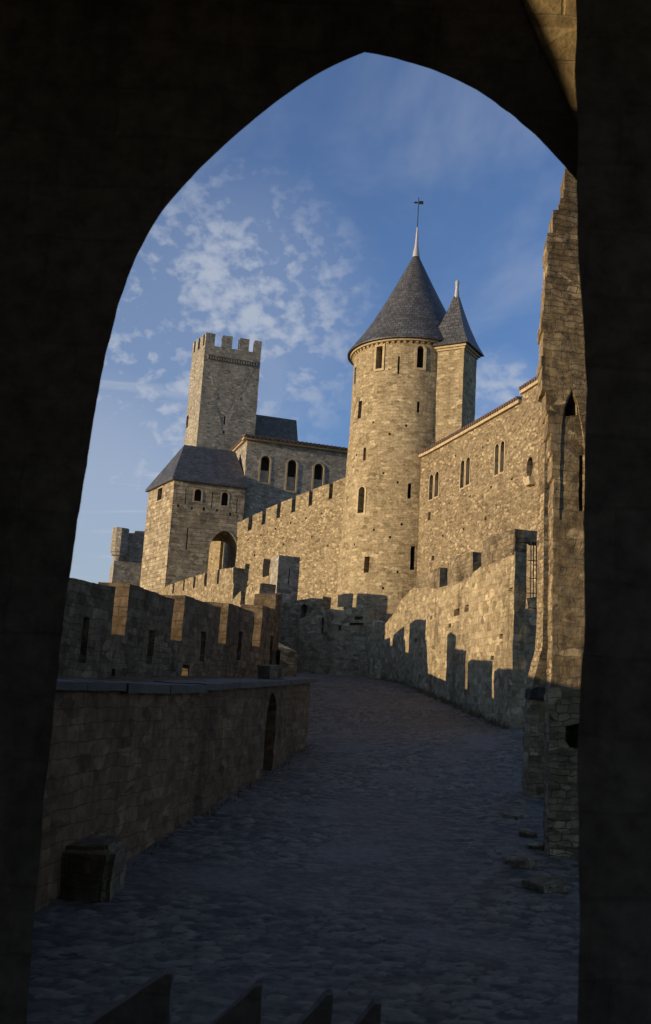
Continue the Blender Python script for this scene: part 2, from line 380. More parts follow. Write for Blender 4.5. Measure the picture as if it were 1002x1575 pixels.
def arch_pts(cx, z0, w, h, seg=6, point=1.0):
    """Outline (s,z) of an opening w wide, h tall with a (pointed) arched head."""
    r = w / 2; hs = h - r * (1.3 if point > 1 else 1.0)
    L = [(cx - r, z0), (cx + r, z0), (cx + r, z0 + hs)]
    for i in range(1, seg * 2):
        k = i / (seg * 2); a = math.pi * k
        x = r * math.cos(a); y = r * math.sin(a)
        if point > 1: y = (h - hs) * (1 - abs(x / r) ** 1.8) ** 0.62
        L.append((cx + x, z0 + hs + y))
    L.append((cx - r, z0 + hs))
    return L
def rect_px(F, x0, y0, x1, y1):
    """Rectangle on face F that covers the pixel box, upright on the wall."""
    a = F.sz(x0, y0); b = F.sz(x1, y0); c = F.sz(x0, y1); d = F.sz(x1, y1)
    s0, s1 = (a[0] + c[0]) / 2, (b[0] + d[0]) / 2; z1, z0 = (a[1] + b[1]) / 2, (c[1] + d[1]) / 2
    return s0, z0, s1, z1
def rect_pts(s0, z0, s1, z1): return [(s0, z0), (s1, z0), (s1, z1), (s0, z1)]
def ring_bm(F, outer, inner, depth, out):
    """Stone surround: outer outline minus inner outline, equally many points."""
    bm = bmesh.new(); n = len(outer); loops = []
    for L, o in ((outer, out), (inner, out), (inner, out - depth), (outer, out - depth)):
        loops.append([bm.verts.new(F.w(u, z, o)) for u, z in L])
    for k in range(4):
        A, B = loops[k], loops[(k + 1) % 4]
        for i in range(n): bm.faces.new((A[i], A[(i + 1) % n], B[(i + 1) % n], B[i]))
    bmesh.ops.recalc_face_normals(bm, faces=bm.faces)
    return bm
def grow(L, g):
    cx = sum(p[0] for p in L) / len(L); cz = sum(p[1] for p in L) / len(L)
    hx = max(abs(p[0] - cx) for p in L); hz = max(abs(p[1] - cz) for p in L)
    return [(cx + (p[0] - cx) * (hx + g) / hx, cz + (p[1] - cz) * (hz + g) / hz) for p in L]
def pocket(F, pts, depth, front=0.4):
    return prism_bm(F, pts, F.n * -(depth + front), out=front)
def backing(T, F, pts, depth, mat='dark_opening', name='window'):
    """Dark panel deep in an opening."""
    return T.add(name, prism_bm(F, grow(pts, 0.03), F.n * -0.05, out=-depth + 0.06), mat)
def crenel_wall(T, F, tops, floors, dvec, zb, mat, rough, cutters=(), mrough=None, mmat=None):
    """Wall body up to the crenel floors, then each merlon a mesh of its own.
    tops = [(pxL,pyL,pxR,pyR)], floors = body's top line in pixels from left to right."""
    fl = F.pts(floors)
    body = prism_bm(F, [(fl[0][0], zb)] + fl + [(fl[-1][0], zb)], dvec)
    T.add('wall', cut(body, list(cutters)), mat, rough=rough)
    def floor_z(s):
        for a, b in zip(fl, fl[1:]):
            if a[0] <= s <= b[0] + 1e-9: return a[1] + (b[1] - a[1]) * (s - a[0]) / max(1e-6, b[0] - a[0])
        return fl[0][1] if s < fl[0][0] else fl[-1][1]
    for (xl, yl, xr, yr) in tops:
        a, b = F.sz(xl, yl), F.sz(xr, yr)
        za, zb2 = floor_z(a[0]) - 0.06, floor_z(b[0]) - 0.06
        q = [(a[0], za)] + [(p[0], p[1] - 0.06) for p in fl if a[0] + 1e-3 < p[0] < b[0] - 1e-3] + [(b[0], zb2), b, a]
        T.add('merlon', prism_bm(F, q, dvec * 1.004, out=0.003), mmat or mat, rough=mrough or rough)
    return floor_z

# ------------------------------------------------------------------ the ground
def lerp(K, x):
    if x <= K[0][0]: return K[0][1]
    for (a, b), (c, d) in zip(K, K[1:]):
        if x <= c:
            k = (x - a) / (c - a); return b + (d - b) * k
    return K[-1][1]
PROF = [(0, 0), (6, 0.0), (8, 0.06), (10, 0.2), (14, 0.46), (18, 0.85), (20.4, 0.93), (26, 1.55), (30, 1.98), (33.4, 2.28), (37, 2.4), (60, 2.7)]
def zr(x, y):
    c = 0.075 * min(1, max(0, (y - 13) / 5)) * min(1, max(0, (34 - y) / 4))
    z = (lerp(PROF, y - 0.7) + lerp(PROF, y) + lerp(PROF, y + 0.7)) / 3
    return z + c * (x - 1.0)
bm = bmesh.new()
XS = [-3.4 + 0.03 * i for i in range(int(8.0 / 0.03))]
YS = []
y = 3.0
while y < 38.5:
    YS.append(y); y += 0.032 if y < 13 else (0.06 if y < 20 else 0.13)
rows = []; TONE = []
for y in YS:
    row = []
    for x in XS:
        wx = x + 0.10 * noise.noise(Vector((x * 1.5, y * 1.5, 3))); wy = y + 0.10 * noise.noise(Vector((x * 1.5, y * 1.5, 9)))
        d, p = noise.voronoi(Vector((wx * 8.5, wy * 10.5, 0)), distance_metric='DISTANCE', exponent=2.5)
        e = min(1.0, max(0.0, (d[1] - d[0]) * 2.6))
        tone = noise.noise(p[0] * 37.7) * 0.5 + 0.5
        bare = max(0.0, min(1.0, (noise.noise(Vector((x * 0.55, y * 0.4, 4))) - 0.12) * 5))      # patches where the stones are worn or buried
        h = (0.014 * e ** 0.5 + 0.016 * tone) * (1 - 0.75 * bare) + 0.012 * noise.noise(Vector((x * 0.9, y * 0.7, 0))) + 0.004 * noise.noise(Vector((x * 7, y * 7, 7)))
        row.append(bm.verts.new((x, y, zr(x, y) + h))); TONE.append((tone, e, bare))
    rows.append(row)
for A, B in zip(rows, rows[1:]):
    for i in range(len(XS) - 1): bm.faces.new((A[i], A[i + 1], B[i + 1], B[i]))
m = bpy.data.materials.new('cobbles'); m.use_nodes = True; MATS['cobbles'] = m
t = m.node_tree; b = t.nodes['Principled BSDF']; b.inputs['Roughness'].default_value = 0.75
uvn = N(t, 'ShaderNodeTexCoord').outputs['UV']
at_ = N(t, 'ShaderNodeAttribute'); at_.attribute_name = 'stone'
sc = N(t, 'ShaderNodeSeparateXYZ'); link(t, at_.outputs['Vector'], sc.inputs[0])
n1 = N(t, 'ShaderNodeTexNoise'); link(t, uvn, n1.inputs['Vector']); n1.inputs['Scale'].default_value = 0.8; n1.inputs['Detail'].default_value = 6
n2 = N(t, 'ShaderNodeTexNoise'); link(t, uvn, n2.inputs['Vector']); n2.inputs['Scale'].default_value = 14; n2.inputs['Detail'].default_value = 5
c = mixc(t, maprange(t, sc.outputs[0], 0.2, 0.8), (0.036, 0.030, 0.021), (0.180, 0.148, 0.100))
c = mixc(t, maprange(t, sc.outputs[1], 0.30, 0.05), c, (0.032, 0.027, 0.020))
c = mixc(t, mathn(t, 'MULTIPLY', sc.outputs[2], 0.45), c, (0.085, 0.071, 0.050))
c = mixc(t, maprange(t, n1.outputs[0], 0.52, 0.68), c, (0.13, 0.11, 0.085))
c = mixc(t, 1.0, c, maprange_color(t, n2.outputs[0], 0.25, 0.75, 0.6, 1.35), 'MULTIPLY')
link(t, c, b.inputs['Base Color'])
bp = N(t, 'ShaderNodeBump'); link(t, n2.outputs[0], bp.inputs['Height']); bp.inputs['Strength'].default_value = 0.5; bp.inputs['Distance'].default_value = 0.02
link(t, bp.outputs[0], b.inputs['Normal'])
road = emit('road', bm, 'cobbles', sharp=180)
at2 = road.data.attributes.new('stone', 'FLOAT_VECTOR', 'POINT'); at2.data.foreach_set('vector', [v for q in TONE for v in q])
tag(road, 'worn cobbled ramp climbing between the castle walls', 'road', kind='structure')
bm = bmesh.new()
gx = [-1500, -700, -300, -140, -80, -50, -30, -20, -12, -8, -6, -4.5, -3, 0, 3, 6, 10, 20, 40, 80, 160, 400, 1500]
gy = [-1500, -500, -150, -60, -30, -15, -6, 0, 6, 12, 18, 24, 30, 36, 42, 48, 54, 62, 75, 100, 160, 400, 1500]
def zt(x, y):
    core = zr(max(-2, min(3, x)), max(0, min(33, y))) - 0.35 + max(0, min(1, (y - 34) / 14)) * 2.0
    left = max(0, min(1, (-x - 3.6) / 30)); far = max(0, min(1, (abs(x) - 30) / 200)); fy = max(0, min(1, (abs(y - 30) - 70) / 200))
    return core - 10 * left - 12 * max(far, fy)
g = [[bm.verts.new((x, y, zt(x, y))) for x in gx] for y in gy]
for A, B in zip(g, g[1:]):
    for i in range(len(gx) - 1): bm.faces.new((A[i], A[i + 1], B[i + 1], B[i]))
tag(emit('ground', bm, 'earth', sharp=180), 'dry earth of the castle hill', 'ground', kind='structure')

# ------------------------------------------------------------------ the gate passage we stand in
G = Thing('gate_arch', (0, 4.8, 0), 'dark pointed gateway arch framing the whole view', 'archway')
YN, YF = 4.3, 5.2
FA = Face(501, 900, YF, 0)
arch_px = [(36, 1640), (48, 1480), (62, 1280), (78, 1120), (92, 1010), (106, 885), (115, 830), (126, 760), (138, 690), (150, 610), (161, 548), (172, 500), (188, 447),
           (208, 394), (228, 354), (252, 318), (290, 274), (338, 230), (383, 188), (432, 150), (470, 124), (502, 104), (536, 90), (562, 80), (598, 84), (650, 100), (690, 115),
           (722, 130), (764, 157), (800, 185), (838, 220), (872, 256), (900, 290), (925, 335), (945, 400), (955, 520), (955, 900), (955, 1640)]
FP = Face(501, 900, YN, 0)
op = FP.pts(arch_px)
apx = max(range(len(op)), key=lambda k: op[k][1])
def crom(P, n=5):
    o = []
    for k in range(len(P) - 1):
        p0, p1, p2, p3 = P[max(0, k - 1)], P[k], P[k + 1], P[min(len(P) - 1, k + 2)]
        for m_ in range(n):
            u = m_ / n
            o.append(tuple(0.5 * (2 * p1[c] + (p2[c] - p0[c]) * u + (2 * p0[c] - 5 * p1[c] + 4 * p2[c] - p3[c]) * u * u + (3 * p1[c] - p0[c] - 3 * p2[c] + p3[c]) * u ** 3) for c in (0, 1)))
    return o + [P[-1]]
sm = crom(op[:apx + 1])[:-1] + crom(op[apx:])
ai = max(range(len(sm)), key=lambda k: sm[k][1])
for _ in range(45):
    sm = [sm[k] if k in (0, ai, len(sm) - 1) else tuple(0.25 * sm[k - 1][c] + 0.5 * sm[k][c] + 0.25 * sm[k + 1][c] for c in (0, 1)) for k in range(len(sm))]
jag = []
for q in sm:
    d = noise.noise(Vector((q[0] * 12, q[1] * 12, 2))) * 0.006 + noise.noise(Vector((q[0] * 2.5, q[1] * 2.5, 5))) * 0.004
    jag.append((q[0] + d, q[1] + d * 0.6))
xc = (jag[0][0] + jag[-1][0]) / 2
def splay(q): return (xc + (q[0] - xc) * 1.20, 0.6 + (q[1] - 0.6) * 1.125)
def ring(pts, w): return [(-5.4, -0.4), (pts[0][0], -0.4)] + pts + [(pts[-1][0], -0.4), (3.6, -0.4), (3.6, 8.0), (-5.4, 8.0)]
near, farr = ring(jag, 0), ring([splay(q) for q in jag], 0)
bm = bmesh.new()
A = [bm.verts.new(FP.w(u, z)) for u, z in near]; B = [bm.verts.new(FP.w(u, z, YN - 4.85)) for u, z in farr]
bm.faces.new(A); bm.faces.new(B[::-1])
for k in range(len(A)): bm.faces.new((A[k], B[k], B[(k + 1) % len(A)], A[(k + 1) % len(A)]))
bmesh.ops.recalc_face_normals(bm, faces=bm.faces)
G.add('arch_wall', bm, 'gate_stone', sharp=25)
# splayed right jamb, nearest to us
FJ = Face(501, 900, 3.4, 0)
jp = [(884, -60), (886, 60), (888, 160), (888, 270), (891, 360), (894, 440), (899, 520), (904, 600), (903, 700), (901, 800), (897, 950), (894, 1100), (890, 1200), (890, 1400), (891, 1700)]
jo = FJ.pts(jp)
G.add('jamb', prism_bm(FJ, jo[::-1] + [(3.0, jo[0][1]), (3.0, jo[-1][1])], Vector((0.36, 0.88, 0))), 'gate_stone', rough=(0.10, 0.010, 3.0))
# passage: left wall with an added, unseen slot cut along the sun's line to shape the sun patch, right wall, back wall, ceiling
tri = FP.pts([(836, -30), (845, 10), (868, 52), (892, 108), (918, 182), (990, 190), (990, -250), (800, -110)])
lw = box_bm((-3.2, -4.0, -0.4), (-2.4, YN - 0.004, 8.0))
slot = prism_bm(FP, tri, sund * 7.0); bmesh.ops.translate(slot, verts=slot.verts, vec=sund * 1.6)
G.add('side_wall', cut(lw, [slot]), 'gate_stone')
G.add('side_wall', box_bm((2.4, -4.0, -0.4), (3.2, YN - 0.004, 8.0)), 'gate_stone')
G.add('back_wall', box_bm((-2.396, -4.6, 5.4), (2.396, -4.0, 7.998)), 'gate_stone')
G.add('vault', box_bm((-3.6, -4.6, 8.003), (3.6, 4.84, 8.5)), 'gate_stone')
G.add('sun_patch_panel', prism_bm(FP, FP.pts([(770, -80), (798, 0), (823, 60), (852, 120), (876, 176), (893, 215), (960, 222), (960, -200)]), Vector((0, -0.02, 0)), out=0.021), 'sun_patch_stone', label='lighter-coloured panel above the arch, outlined to follow the sun patch')  # paler colour than the arch wall brightens the sun patch it outlines

# ------------------------------------------------------------------ left: retaining wall with its walk, and the parapet
E1 = at(478, 1140, 18.0); E0 = at(235, 1270, 9.5)
FQ = Face(235, 1270, 9.5, to=(478, 1140, 18.0))
TQ = Thing('retaining_wall', (-1.5, 12, 0), 'low brown retaining wall along the left side of the ramp, topped with dark coping', 'wall')
sE = FQ.sz(478, 1140)[0]; sN = -3.9
top = FQ.pts([(100, 1060), (240, 1062), (310, 1062), (400, 1056), (478, 1050)])
top = [(sN, top[0][1])] + [p for p in top if p[0] > sN] 
inner = Vector((-2.03, 0.33, 0))
body = prism_bm(FQ, [(sN, -0.4)] + top + [(sE, -0.4)][0:0] + [(top[-1][0], -0.4)], inner)
s0, z0, s1, z1 = rect_px(FQ, 409, 1066, 424, 1168)
niche = pocket(FQ, arch_pts((s0 + s1) / 2, z0 - 0.3, s1 - s0, z1 - z0 + 0.3), 0.30)
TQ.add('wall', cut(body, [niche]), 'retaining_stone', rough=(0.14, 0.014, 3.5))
def coping(xa, ya, xb, yb, th, over):
    a, b = FQ.sz(xa, ya), FQ.sz(xb, yb)
    q = [(a[0], a[1]), (b[0], b[1]), (b[0], b[1] + th), (a[0], a[1] + th)]
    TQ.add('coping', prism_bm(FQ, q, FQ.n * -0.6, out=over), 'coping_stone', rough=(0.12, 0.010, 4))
coping(-60, 1059, 122, 1061, 0.06, 0.06); coping(122.3, 1061, 184, 1062, 0.062, 0.062); coping(184.4, 1065, 250, 1066, 0.08, 0.075); coping(250.3, 1066, 309, 1065, 0.078, 0.08); coping(309.4, 1062, 352, 1059, 0.07, 0.06); coping(352.3, 1059, 399, 1056, 0.072, 0.062); coping(399.3, 1056, 441, 1053, 0.066, 0.06); coping(441.3, 1053, 483, 1049, 0.07, 0.066)
sb = FQ.sz(445, 1040)
TQ.add('end_block', prism_bm(FQ, FQ.pts([(440, 1048), (460, 1046), (459, 1029), (452, 1024), (440, 1026)]), FQ.n * -0.2, out=-0.25), 'parapet_stone', rough=(0.15, 0.02, 3))

FL = Face(178, 980, 14.29, to=(430, 990, 23.6))
TL = Thing('crenellated_parapet', (-3, 16, 1.5), 'dark crenellated parapet with arrow slits along the left of the ramp', 'parapet')
cutL = []
for (x, ya, yb, wpx) in ((130, 950, 1020, 9), (232, 969, 1022, 8), (312, 971, 1018, 7), (369, 971, 1016, 5.5), (418, 977, 1026, 5)):
    s0, z0, s1, z1 = rect_px(FL, x - wpx / 2, ya, x + wpx / 2, yb)
    sm = (s0 + s1) / 2; hw = min(0.16, (s1 - s0) / 2)
    cutL.append([sm, hw, z0, z1])
th = FL.n * -0.5
floorsL = [(-40, 955), (60, 962), (183, 977), (274, 985), (342, 990), (395, 994), (434, 997)]
flp = FL.pts(floorsL)
flp = [(-9.55, flp[0][1] - 0.25)] + flp
slit_bms = []
def slit(sm, hw, z0, z1):            # splayed inside, narrow outside
    bm = bmesh.new()
    a = [bm.verts.new(FL.w(sm + dx, z, 0.25)) for dx, z in ((-hw * 1.3, z0), (hw * 1.3, z0), (hw * 1.3, z1), (-hw * 1.3, z1))]
    k = [bm.verts.new(FL.w(sm + dx, z, -0.75)) for dx, z in ((-0.05, z0), (0.05, z0), (0.05, z1), (-0.05, z1))]
    bm.faces.new(a); bm.faces.new(k[::-1])
    for i in range(4): bm.faces.new((a[i], k[i], k[(i + 1) % 4], a[(i + 1) % 4]))
    bmesh.ops.recalc_face_normals(bm, faces=bm.faces); return bm
body = prism_bm(FL, [(flp[0][0], 0.8)] + flp + [(flp[-1][0], 0.8)], th)
holes = [slit(*c) for c in cutL]
s0, z0, s1, z1 = rect_px(FL, 281, 1022, 291, 1040); holes.append(pocket(FL, rect_pts(s0, z0, s1, z1), 0.8))
s0, z0, s1, z1 = rect_px(FL, 172, 1028, 177, 1040); holes.append(pocket(FL, rect_pts(s0, z0, s1, z1), 0.8))
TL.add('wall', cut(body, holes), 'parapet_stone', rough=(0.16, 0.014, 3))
topsL = [(-40, 846, 178, 903), (200, 897, 268, 922), (285, 916, 340, 935), (352.5, 927, 392, 942), (404, 931, 424, 938), (424.5, 915, 434, 913)]
def flz(s):
    for a, b in zip(flp, flp[1:]):
        if a[0] <= s <= b[0] + 1e-6: return a[1] + (b[1] - a[1]) * (s - a[0]) / (b[0] - a[0])
    return flp[-1][1]
for (xl, yl, xr, yr) in topsL:
    a, b_ = FL.sz(xl, yl), FL.sz(xr, yr)
    if xl < 0: a = (-9.55, a[1] - 0.25)
    q = [(a[0], flz(a[0]) - 0.05)] + [(p[0], p[1] - 0.05) for p in flp if a[0] < p[0] < b_[0]] + [(b_[0], flz(b_[0]) - 0.05), b_, a]
    hs = [slit(*c) for c in cutL if a[0] < c[0] < b_[0]]
    TL.add('merlon', cut(prism_bm(FL, q, th * 1.006, out=0.003), hs), 'parapet_stone', rough=(0.11, 0.016, 3))

bb = box_bm((-2.0, 7.5, -0.05), (-1.37, 8.1, 0.44)); bmesh.ops.bevel(bb, geom=bb.edges[:], offset=0.05, segments=3, affect='EDGES')
o = emit('stone_block', bb, 'parapet_stone', rough=(0.05, 0.018, 4.0), loc=(-1.7, 7.8, 0))
tag(o, 'squat dark stone block at the foot of the brown retaining wall', 'stone block')
for i, (x, yv, wl) in enumerate(((270, 1488, 150), (405, 1508, 100), (512, 1521, 80), (584, 1533, 62))):
    Fw = Face(x, yv, 4.95, 0)
    a = Fw.sz(x, yv); l = Fw.sz(x - wl, yv + wl * 0.50)[0]
    lab = ['dark wedge-shaped stone at bottom left, widest and tallest of its row', 'dark wedge-shaped stone second from the left in the bottom row',
           'dark wedge-shaped stone second from the right in the bottom row', 'dark wedge-shaped stone at the right end of the bottom row, smallest'][i]
    o = emit('threshold_stone', prism_bm(Fw, [(l, -0.05), (a[0], -0.05), (a[0], a[1]), (a[0] - 0.03, a[1] - 0.004), (l, 0.03)], Vector((0, -0.10, 0))), 'gate_stone', loc=(a[0], 4.9, 0), rough=(0.06, 0.006, 6))
    tag(o, lab, 'stone', 'wedge-shaped stones under the gateway')

# ------------------------------------------------------------------ right rampart wall along the ramp
FR = Face(590, 1045, 33.4, to=(790, 1130, 20.4))
TR = Thing('rampart_wall', (2.6, 24, 1.5), 'sunlit crenellated rampart wall on the right of the ramp, with merlon shadows on it', 'wall')
endw = Vector((0.27, 0.11, 0))
floorsR = [(588, 965), (606, 944), (618, 922), (638, 902), (660, 900), (676, 904), (692, 899), (727, 882), (741, 870), (760, 862), (793, 848)]
cutR = []
for (x, y, rx, ry) in ((703, 942, 4, 5), (718, 936, 3, 5), (771, 979, 2.5, 4), (790 - 4, 908, 3, 4), (692, 962, 2, 3), (664, 950, 2, 3), (640, 985, 2, 3), (757, 1012, 2.5, 3.5)):
    s0, z0, s1, z1 = rect_px(FR, x - rx, y - ry, x + rx, y + ry)
    cutR.append(pocket(FR, rect_pts(s0, z0, s1, z1), 0.25))
crenel_wall(TR, FR, [(640, 886, 677, 872), (690, 859, 728, 847.5), (742, 827, 793, 813)], floorsR, endw, 0.2, 'rampart_stone', (0.20, 0.016, 2.6), cutR, (0.11, 0.018, 2.6), 'rampart_crust')

bm = bmesh.new()
rg = random.Random(3)
def tuft(x, y, n, hh):
    z = zr(x, y)
    for _ in range(n):
        a = rg.uniform(0, 6.28); l = rg.uniform(0.4, 1.0) * hh; px_, py_ = x + rg.uniform(-.05, .05), y + rg.uniform(-.05, .05)
        w_ = Vector((math.cos(a + 1.57), math.sin(a + 1.57), 0)) * 0.006; tip = Vector((px_ + math.cos(a) * l * 0.5, py_ + math.sin(a) * l * 0.5, z + l))
        b0 = Vector((px_, py_, z - 0.01)); md = b0.lerp(tip, 0.55) + Vector((0, 0, l * 0.12))
        v = [bm.verts.new(q) for q in (b0 - w_, b0 + w_, md + w_ * 0.8, md - w_ * 0.8, tip)]
        bm.faces.new(v[:4]); bm.faces.new((v[3], v[2], v[4]))
for k in range(420):
    f = rg.random() ** 0.8; p = FR.w(0, 0).lerp(FR.w(FR.sz(790, 1130)[0], 0), f) + FR.n * rg.uniform(0.0, 0.22)
    tuft(p.x, p.y, rg.randint(3, 8), rg.uniform(0.05, 0.20) * (1 if noise.noise(Vector((f * 14, 0, 0))) > -0.1 else 0.4))
for k in range(120):
    f = rg.random(); p = FQ.w(-1.5 + f * (sE + 1.5), 0) + FQ.n * rg.uniform(0.0, 0.12)
    tuft(p.x, p.y, rg.randint(2, 5), rg.uniform(0.03, 0.10))
plain('dry_grass', (0.17, 0.13, 0.055), 0.9, 0.4, 3)
tag(emit('grass', bm, 'dry_grass', smooth=False), 'dry grass tufts along the foot of the walls', 'grass', kind='stuff')

# iron grille between rampart end and ruin
TG = Thing('iron_grille', at(820, 900, 18.6), 'rusty iron bars in the gap between rampart end and ruined pier', 'grille')
FG = Face(820, 900, 18.6, 24)
for x in (816.5, 820.5, 825, 829):
    TG.add('bar', tube_bm(FG.w(*FG.sz(x, 919)), FG.w(*FG.sz(x + .6, 832)), 0.011), 'iron')
for y in (838, 862, 889, 912):
    TG.add('rail', tube_bm(FG.w(*FG.sz(813, y)), FG.w(*FG.sz(831, y + 1)), 0.009), 'iron')
TG.add('sill', prism_bm(FG, FG.pts([(810, 920), (832, 918), (832, 936), (812, 934)]), Vector((0.05, 0.3, 0)), out=0.02), 'rampart_stone', rough=(0.08, 0.012, 5))
TG.add('lintel', prism_bm(FG, FG.pts([(806, 816), (832, 817), (832, 834), (806, 833)]), Vector((0.15, 0.3, 0))), 'rampart_stone', rough=(0.1, 0.012, 5))
TG.add('lower_wall', prism_bm(FG, FG.pts([(806, 936), (834, 938), (834, 1260), (806, 1260)]), Vector((0.15, 0.3, 0))), 'rampart_stone', rough=(0.15, 0.012, 4))

# ------------------------------------------------------------------ ruined wall end on the right
TS = Thing('ruined_pier', (2.5, 10.2, 0), 'tall ragged broken wall end at far right beside the dark jamb', 'ruin')
FS = Face(852, 900, 10.0, 9)
left = [(842, 1345), (844, 1200), (845, 1075), (848, 1050), (850, 960), (851, 850), (852, 740), (850, 700), (846, 660), (840, 620), (835, 585), (832, 560), (835, 530), (834, 500), (838, 470), (837, 450), (841, 420), (843, 395), (842, 370), (846, 345), (855, 336), (861, 325), (864, 300), (867, 280), (872, 262), (879, 250), (890, 225)]
op = FS.pts([(1030, 1345)] )[0:0]
rag = []
lp = FS.pts(left)
zc_, n_ = lp[0][1], 0
KZ = [(p[1], p[0]) for p in lp]
while zc_ < lp[-1][1] - 0.05:          # the broken edge follows the courses: every block ends where it ends
    hgt = random.choice((0.05, 0.08, 0.11, 0.16, 0.24)) * random.uniform(0.8, 1.2); z2 = min(zc_ + hgt, lp[-1][1])
    amp_ = 0.006 if zc_ < 3.6 else 0.015
    e_ = lerp(KZ, (zc_ + z2) / 2) + random.uniform(-amp_, amp_)
    rag += [(e_, zc_ + 0.004), (e_ + random.uniform(-0.006, 0.006), z2)]
    zc_ = z2 + 0.006
rag.append(lp[-1])
zt_ = rag[-1][1]
outl = [(1.6, -0.2), (1.6, zt_ + 0.6)] + rag[::-1]
s_a, z_a = FS.sz(865, 790)
nic = FS.pts([(861, 800), (899, 800), (899, 690), (895, 650), (889, 622), (880, 598), (872, 612), (866, 640), (862, 690)])
nic2 = FS.pts([(870, 640), (889, 638), (887, 622), (880, 603), (875, 614), (871, 628)])
hol = FS.pts([(870, 1118), (894, 1112), (894, 1152), (876, 1150), (869, 1138)])
tall = FS.pts([(891, 785), (898, 785), (898, 700), (892, 700)])
TS.add('wall', cut(prism_bm(FS, outl, Vector((0.05, 0.42, 0))), [pocket(FS, nic, 0.012), pocket(FS, nic2, 0.25), pocket(FS, hol, 0.25), pocket(FS, tall, 0.3)]), 'ruin_stone', rough=(0.06, 0.009, 7))
FS1 = Face(838, 900, 13.6, 12)
l1 = [(812, 1228), (815, 1120), (820, 1056), (822, 1040), (833, 1000), (836, 960), (837, 800), (838, 700), (838, 640), (846, 630)]
lp = FS1.pts(l1)
TS1 = Thing('stone_pier', (2.9, 13.8, 0.4), 'slim weathered stone pier with sloping foot between rampart and ruin', 'pier')
TS1.add('shaft', prism_bm(FS1, [(0.6, 0.0), (0.6, lp[-1][1])] + lp[::-1] + [(lp[0][0], 0.0)], Vector((0, 0.42, 0))), 'ruin_stone', rough=(0.10, 0.010, 4))
TS1.add('cap', prism_bm(FS1, FS1.pts([(812, 1074), (852, 1080), (852, 1062), (826, 1056), (814, 1060)]), Vector((0, 0.4, 0)), out=0.08), 'shade_band_stone', rough=(0.08, 0.015, 5))  # dark slab stands in for the shadow edge across the pier
for i, (x, y, Y, s_) in enumerate(((822, 1290, 10.4, .10), (800, 1330, 9.6, .16), (835, 1365, 8.8, .2), (812, 1262, 11.0, .13), (790, 1225, 12.0, .12))):
    p = at(x, y, Y); z = zr(p.x, Y)
    bm = bmesh.new(); bmesh.ops.create_cube(bm, size=s_ * 1.5); bmesh.ops.bevel(bm, geom=bm.edges[:], offset=s_ * 0.18, segments=1, affect='EDGES'); roughen(bm, s_ * 0.35, 0, 1)
    for v in bm.verts:
        v.co.z *= 0.5; v.co += noise.noise_vector(v.co * 7 + Vector((i * 7, 0, 0))) * 0.035; v.co.xy = (v.co.x * math.cos(i) - v.co.y * math.sin(i), v.co.x * math.sin(i) + v.co.y * math.cos(i))
        v.co += Vector((p.x, Y, z + 0.02))
    o = emit('loose_stone', bm, 'rampart_crust', loc=(p.x, Y, z), sharp=25)
    tag(o, ['loose flat stone just left of the ruined pier foot', 'loose stone on the ramp in front of the ruined pier', 'biggest loose stone, nearest to the dark right jamb',
            'loose stone between the slim pier and the ruined pier', 'farthest loose stone, by the slim pier'][i], 'stone', 'loose stones at the ruin foot')

# ------------------------------------------------------------------ walls at the top of the ramp
TW = Thing('curved_wall', (0.5, 31.5, 2.2), 'shadowed low rampart wall closing the top of the ramp', 'wall')
FW2 = Face(470, 1040, 36.4, to=(568, 1040, 35.0))
prof = [(446, 960), (480, 943), (483, 941), (514, 936), (517, 934), (566, 935), (570, 950)]
pw = FW2.pts(prof)
body = prism_bm(FW2, [(pw[0][0], 1.2)] + pw + [(pw[-1][0], 1.2)], Vector((0.2, 0.6, 0)))
cw = []
for q in ((520, 962, 525, 970), (494, 950, 498, 975), (545, 948, 558, 953), (538, 958, 560, 962)):
    cw.append(pocket(FW2, rect_pts(*rect_px(FW2, *q)), 0.25))
TW.add('wall', cut(body, cw), 'rampart_stone', rough=(0.22, 0.02, 2.2))
c0 = at(578, 1000, 34.9)
TW.add('round_buttress', lathe_bm(c0.x, c0.y + .2, [(0.36, 1.3), (0.33, at(578, 957, 34.9).z), (0.22, at(578, 954, 34.9).z)], 24), 'rampart_stone', rough=(0.2, 0.012, 3))
FW3 = Face(437, 985, 39.3, to=(500, 985, 38.4))
TW3 = Thing('low_rampart', (-1, 33.5, 2), 'low rampart with an arched slot, behind the curved wall at the top of the ramp', 'wall')
s0, z0, s1, z1 = rect_px(FW3, 461.5, 929, 471.5, 982)
pw = FW3.pts([(434, 930), (440, 926), (497, 917)])
TW3.add('wall', cut(prism_bm(FW3, [(pw[0][0], 1.2)] + pw + [(pw[-1][0], 1.2)], Vector((0.33, 0.32, 0))), [pocket(FW3, arch_pts((s0 + s1) / 2, z0, s1 - s0, z1 - z0), 0.4)]), 'curtain_stone', rough=(0.2, 0.018, 3))

# outer parapet continuing beyond the left one
TW5 = Thing('outer_parapet', (-2.6, 29, 2), 'short stepped sunlit parapet just beyond the dark left parapet', 'parapet')
FW5 = Face(350, 940, 30.5, to=(404, 930, 25.6))
skew = Vector((math.cos(R(28)), math.sin(R(28)), 0))
crenel_wall(TW5, FW5, [(330, 938, 352, 928), (356, 924, 371.5, 909), (379, 904.5, 386, 899), (386.2, 898, 401, 897)], [(318, 955), (352, 942), (371.4, 930), (371.6, 952), (378.9, 952), (379.1, 930), (400.5, 930), (401, 985), (432, 1000)], skew * 0.45, 1.0, 'curtain_stone', (0.16, 0.018, 3))

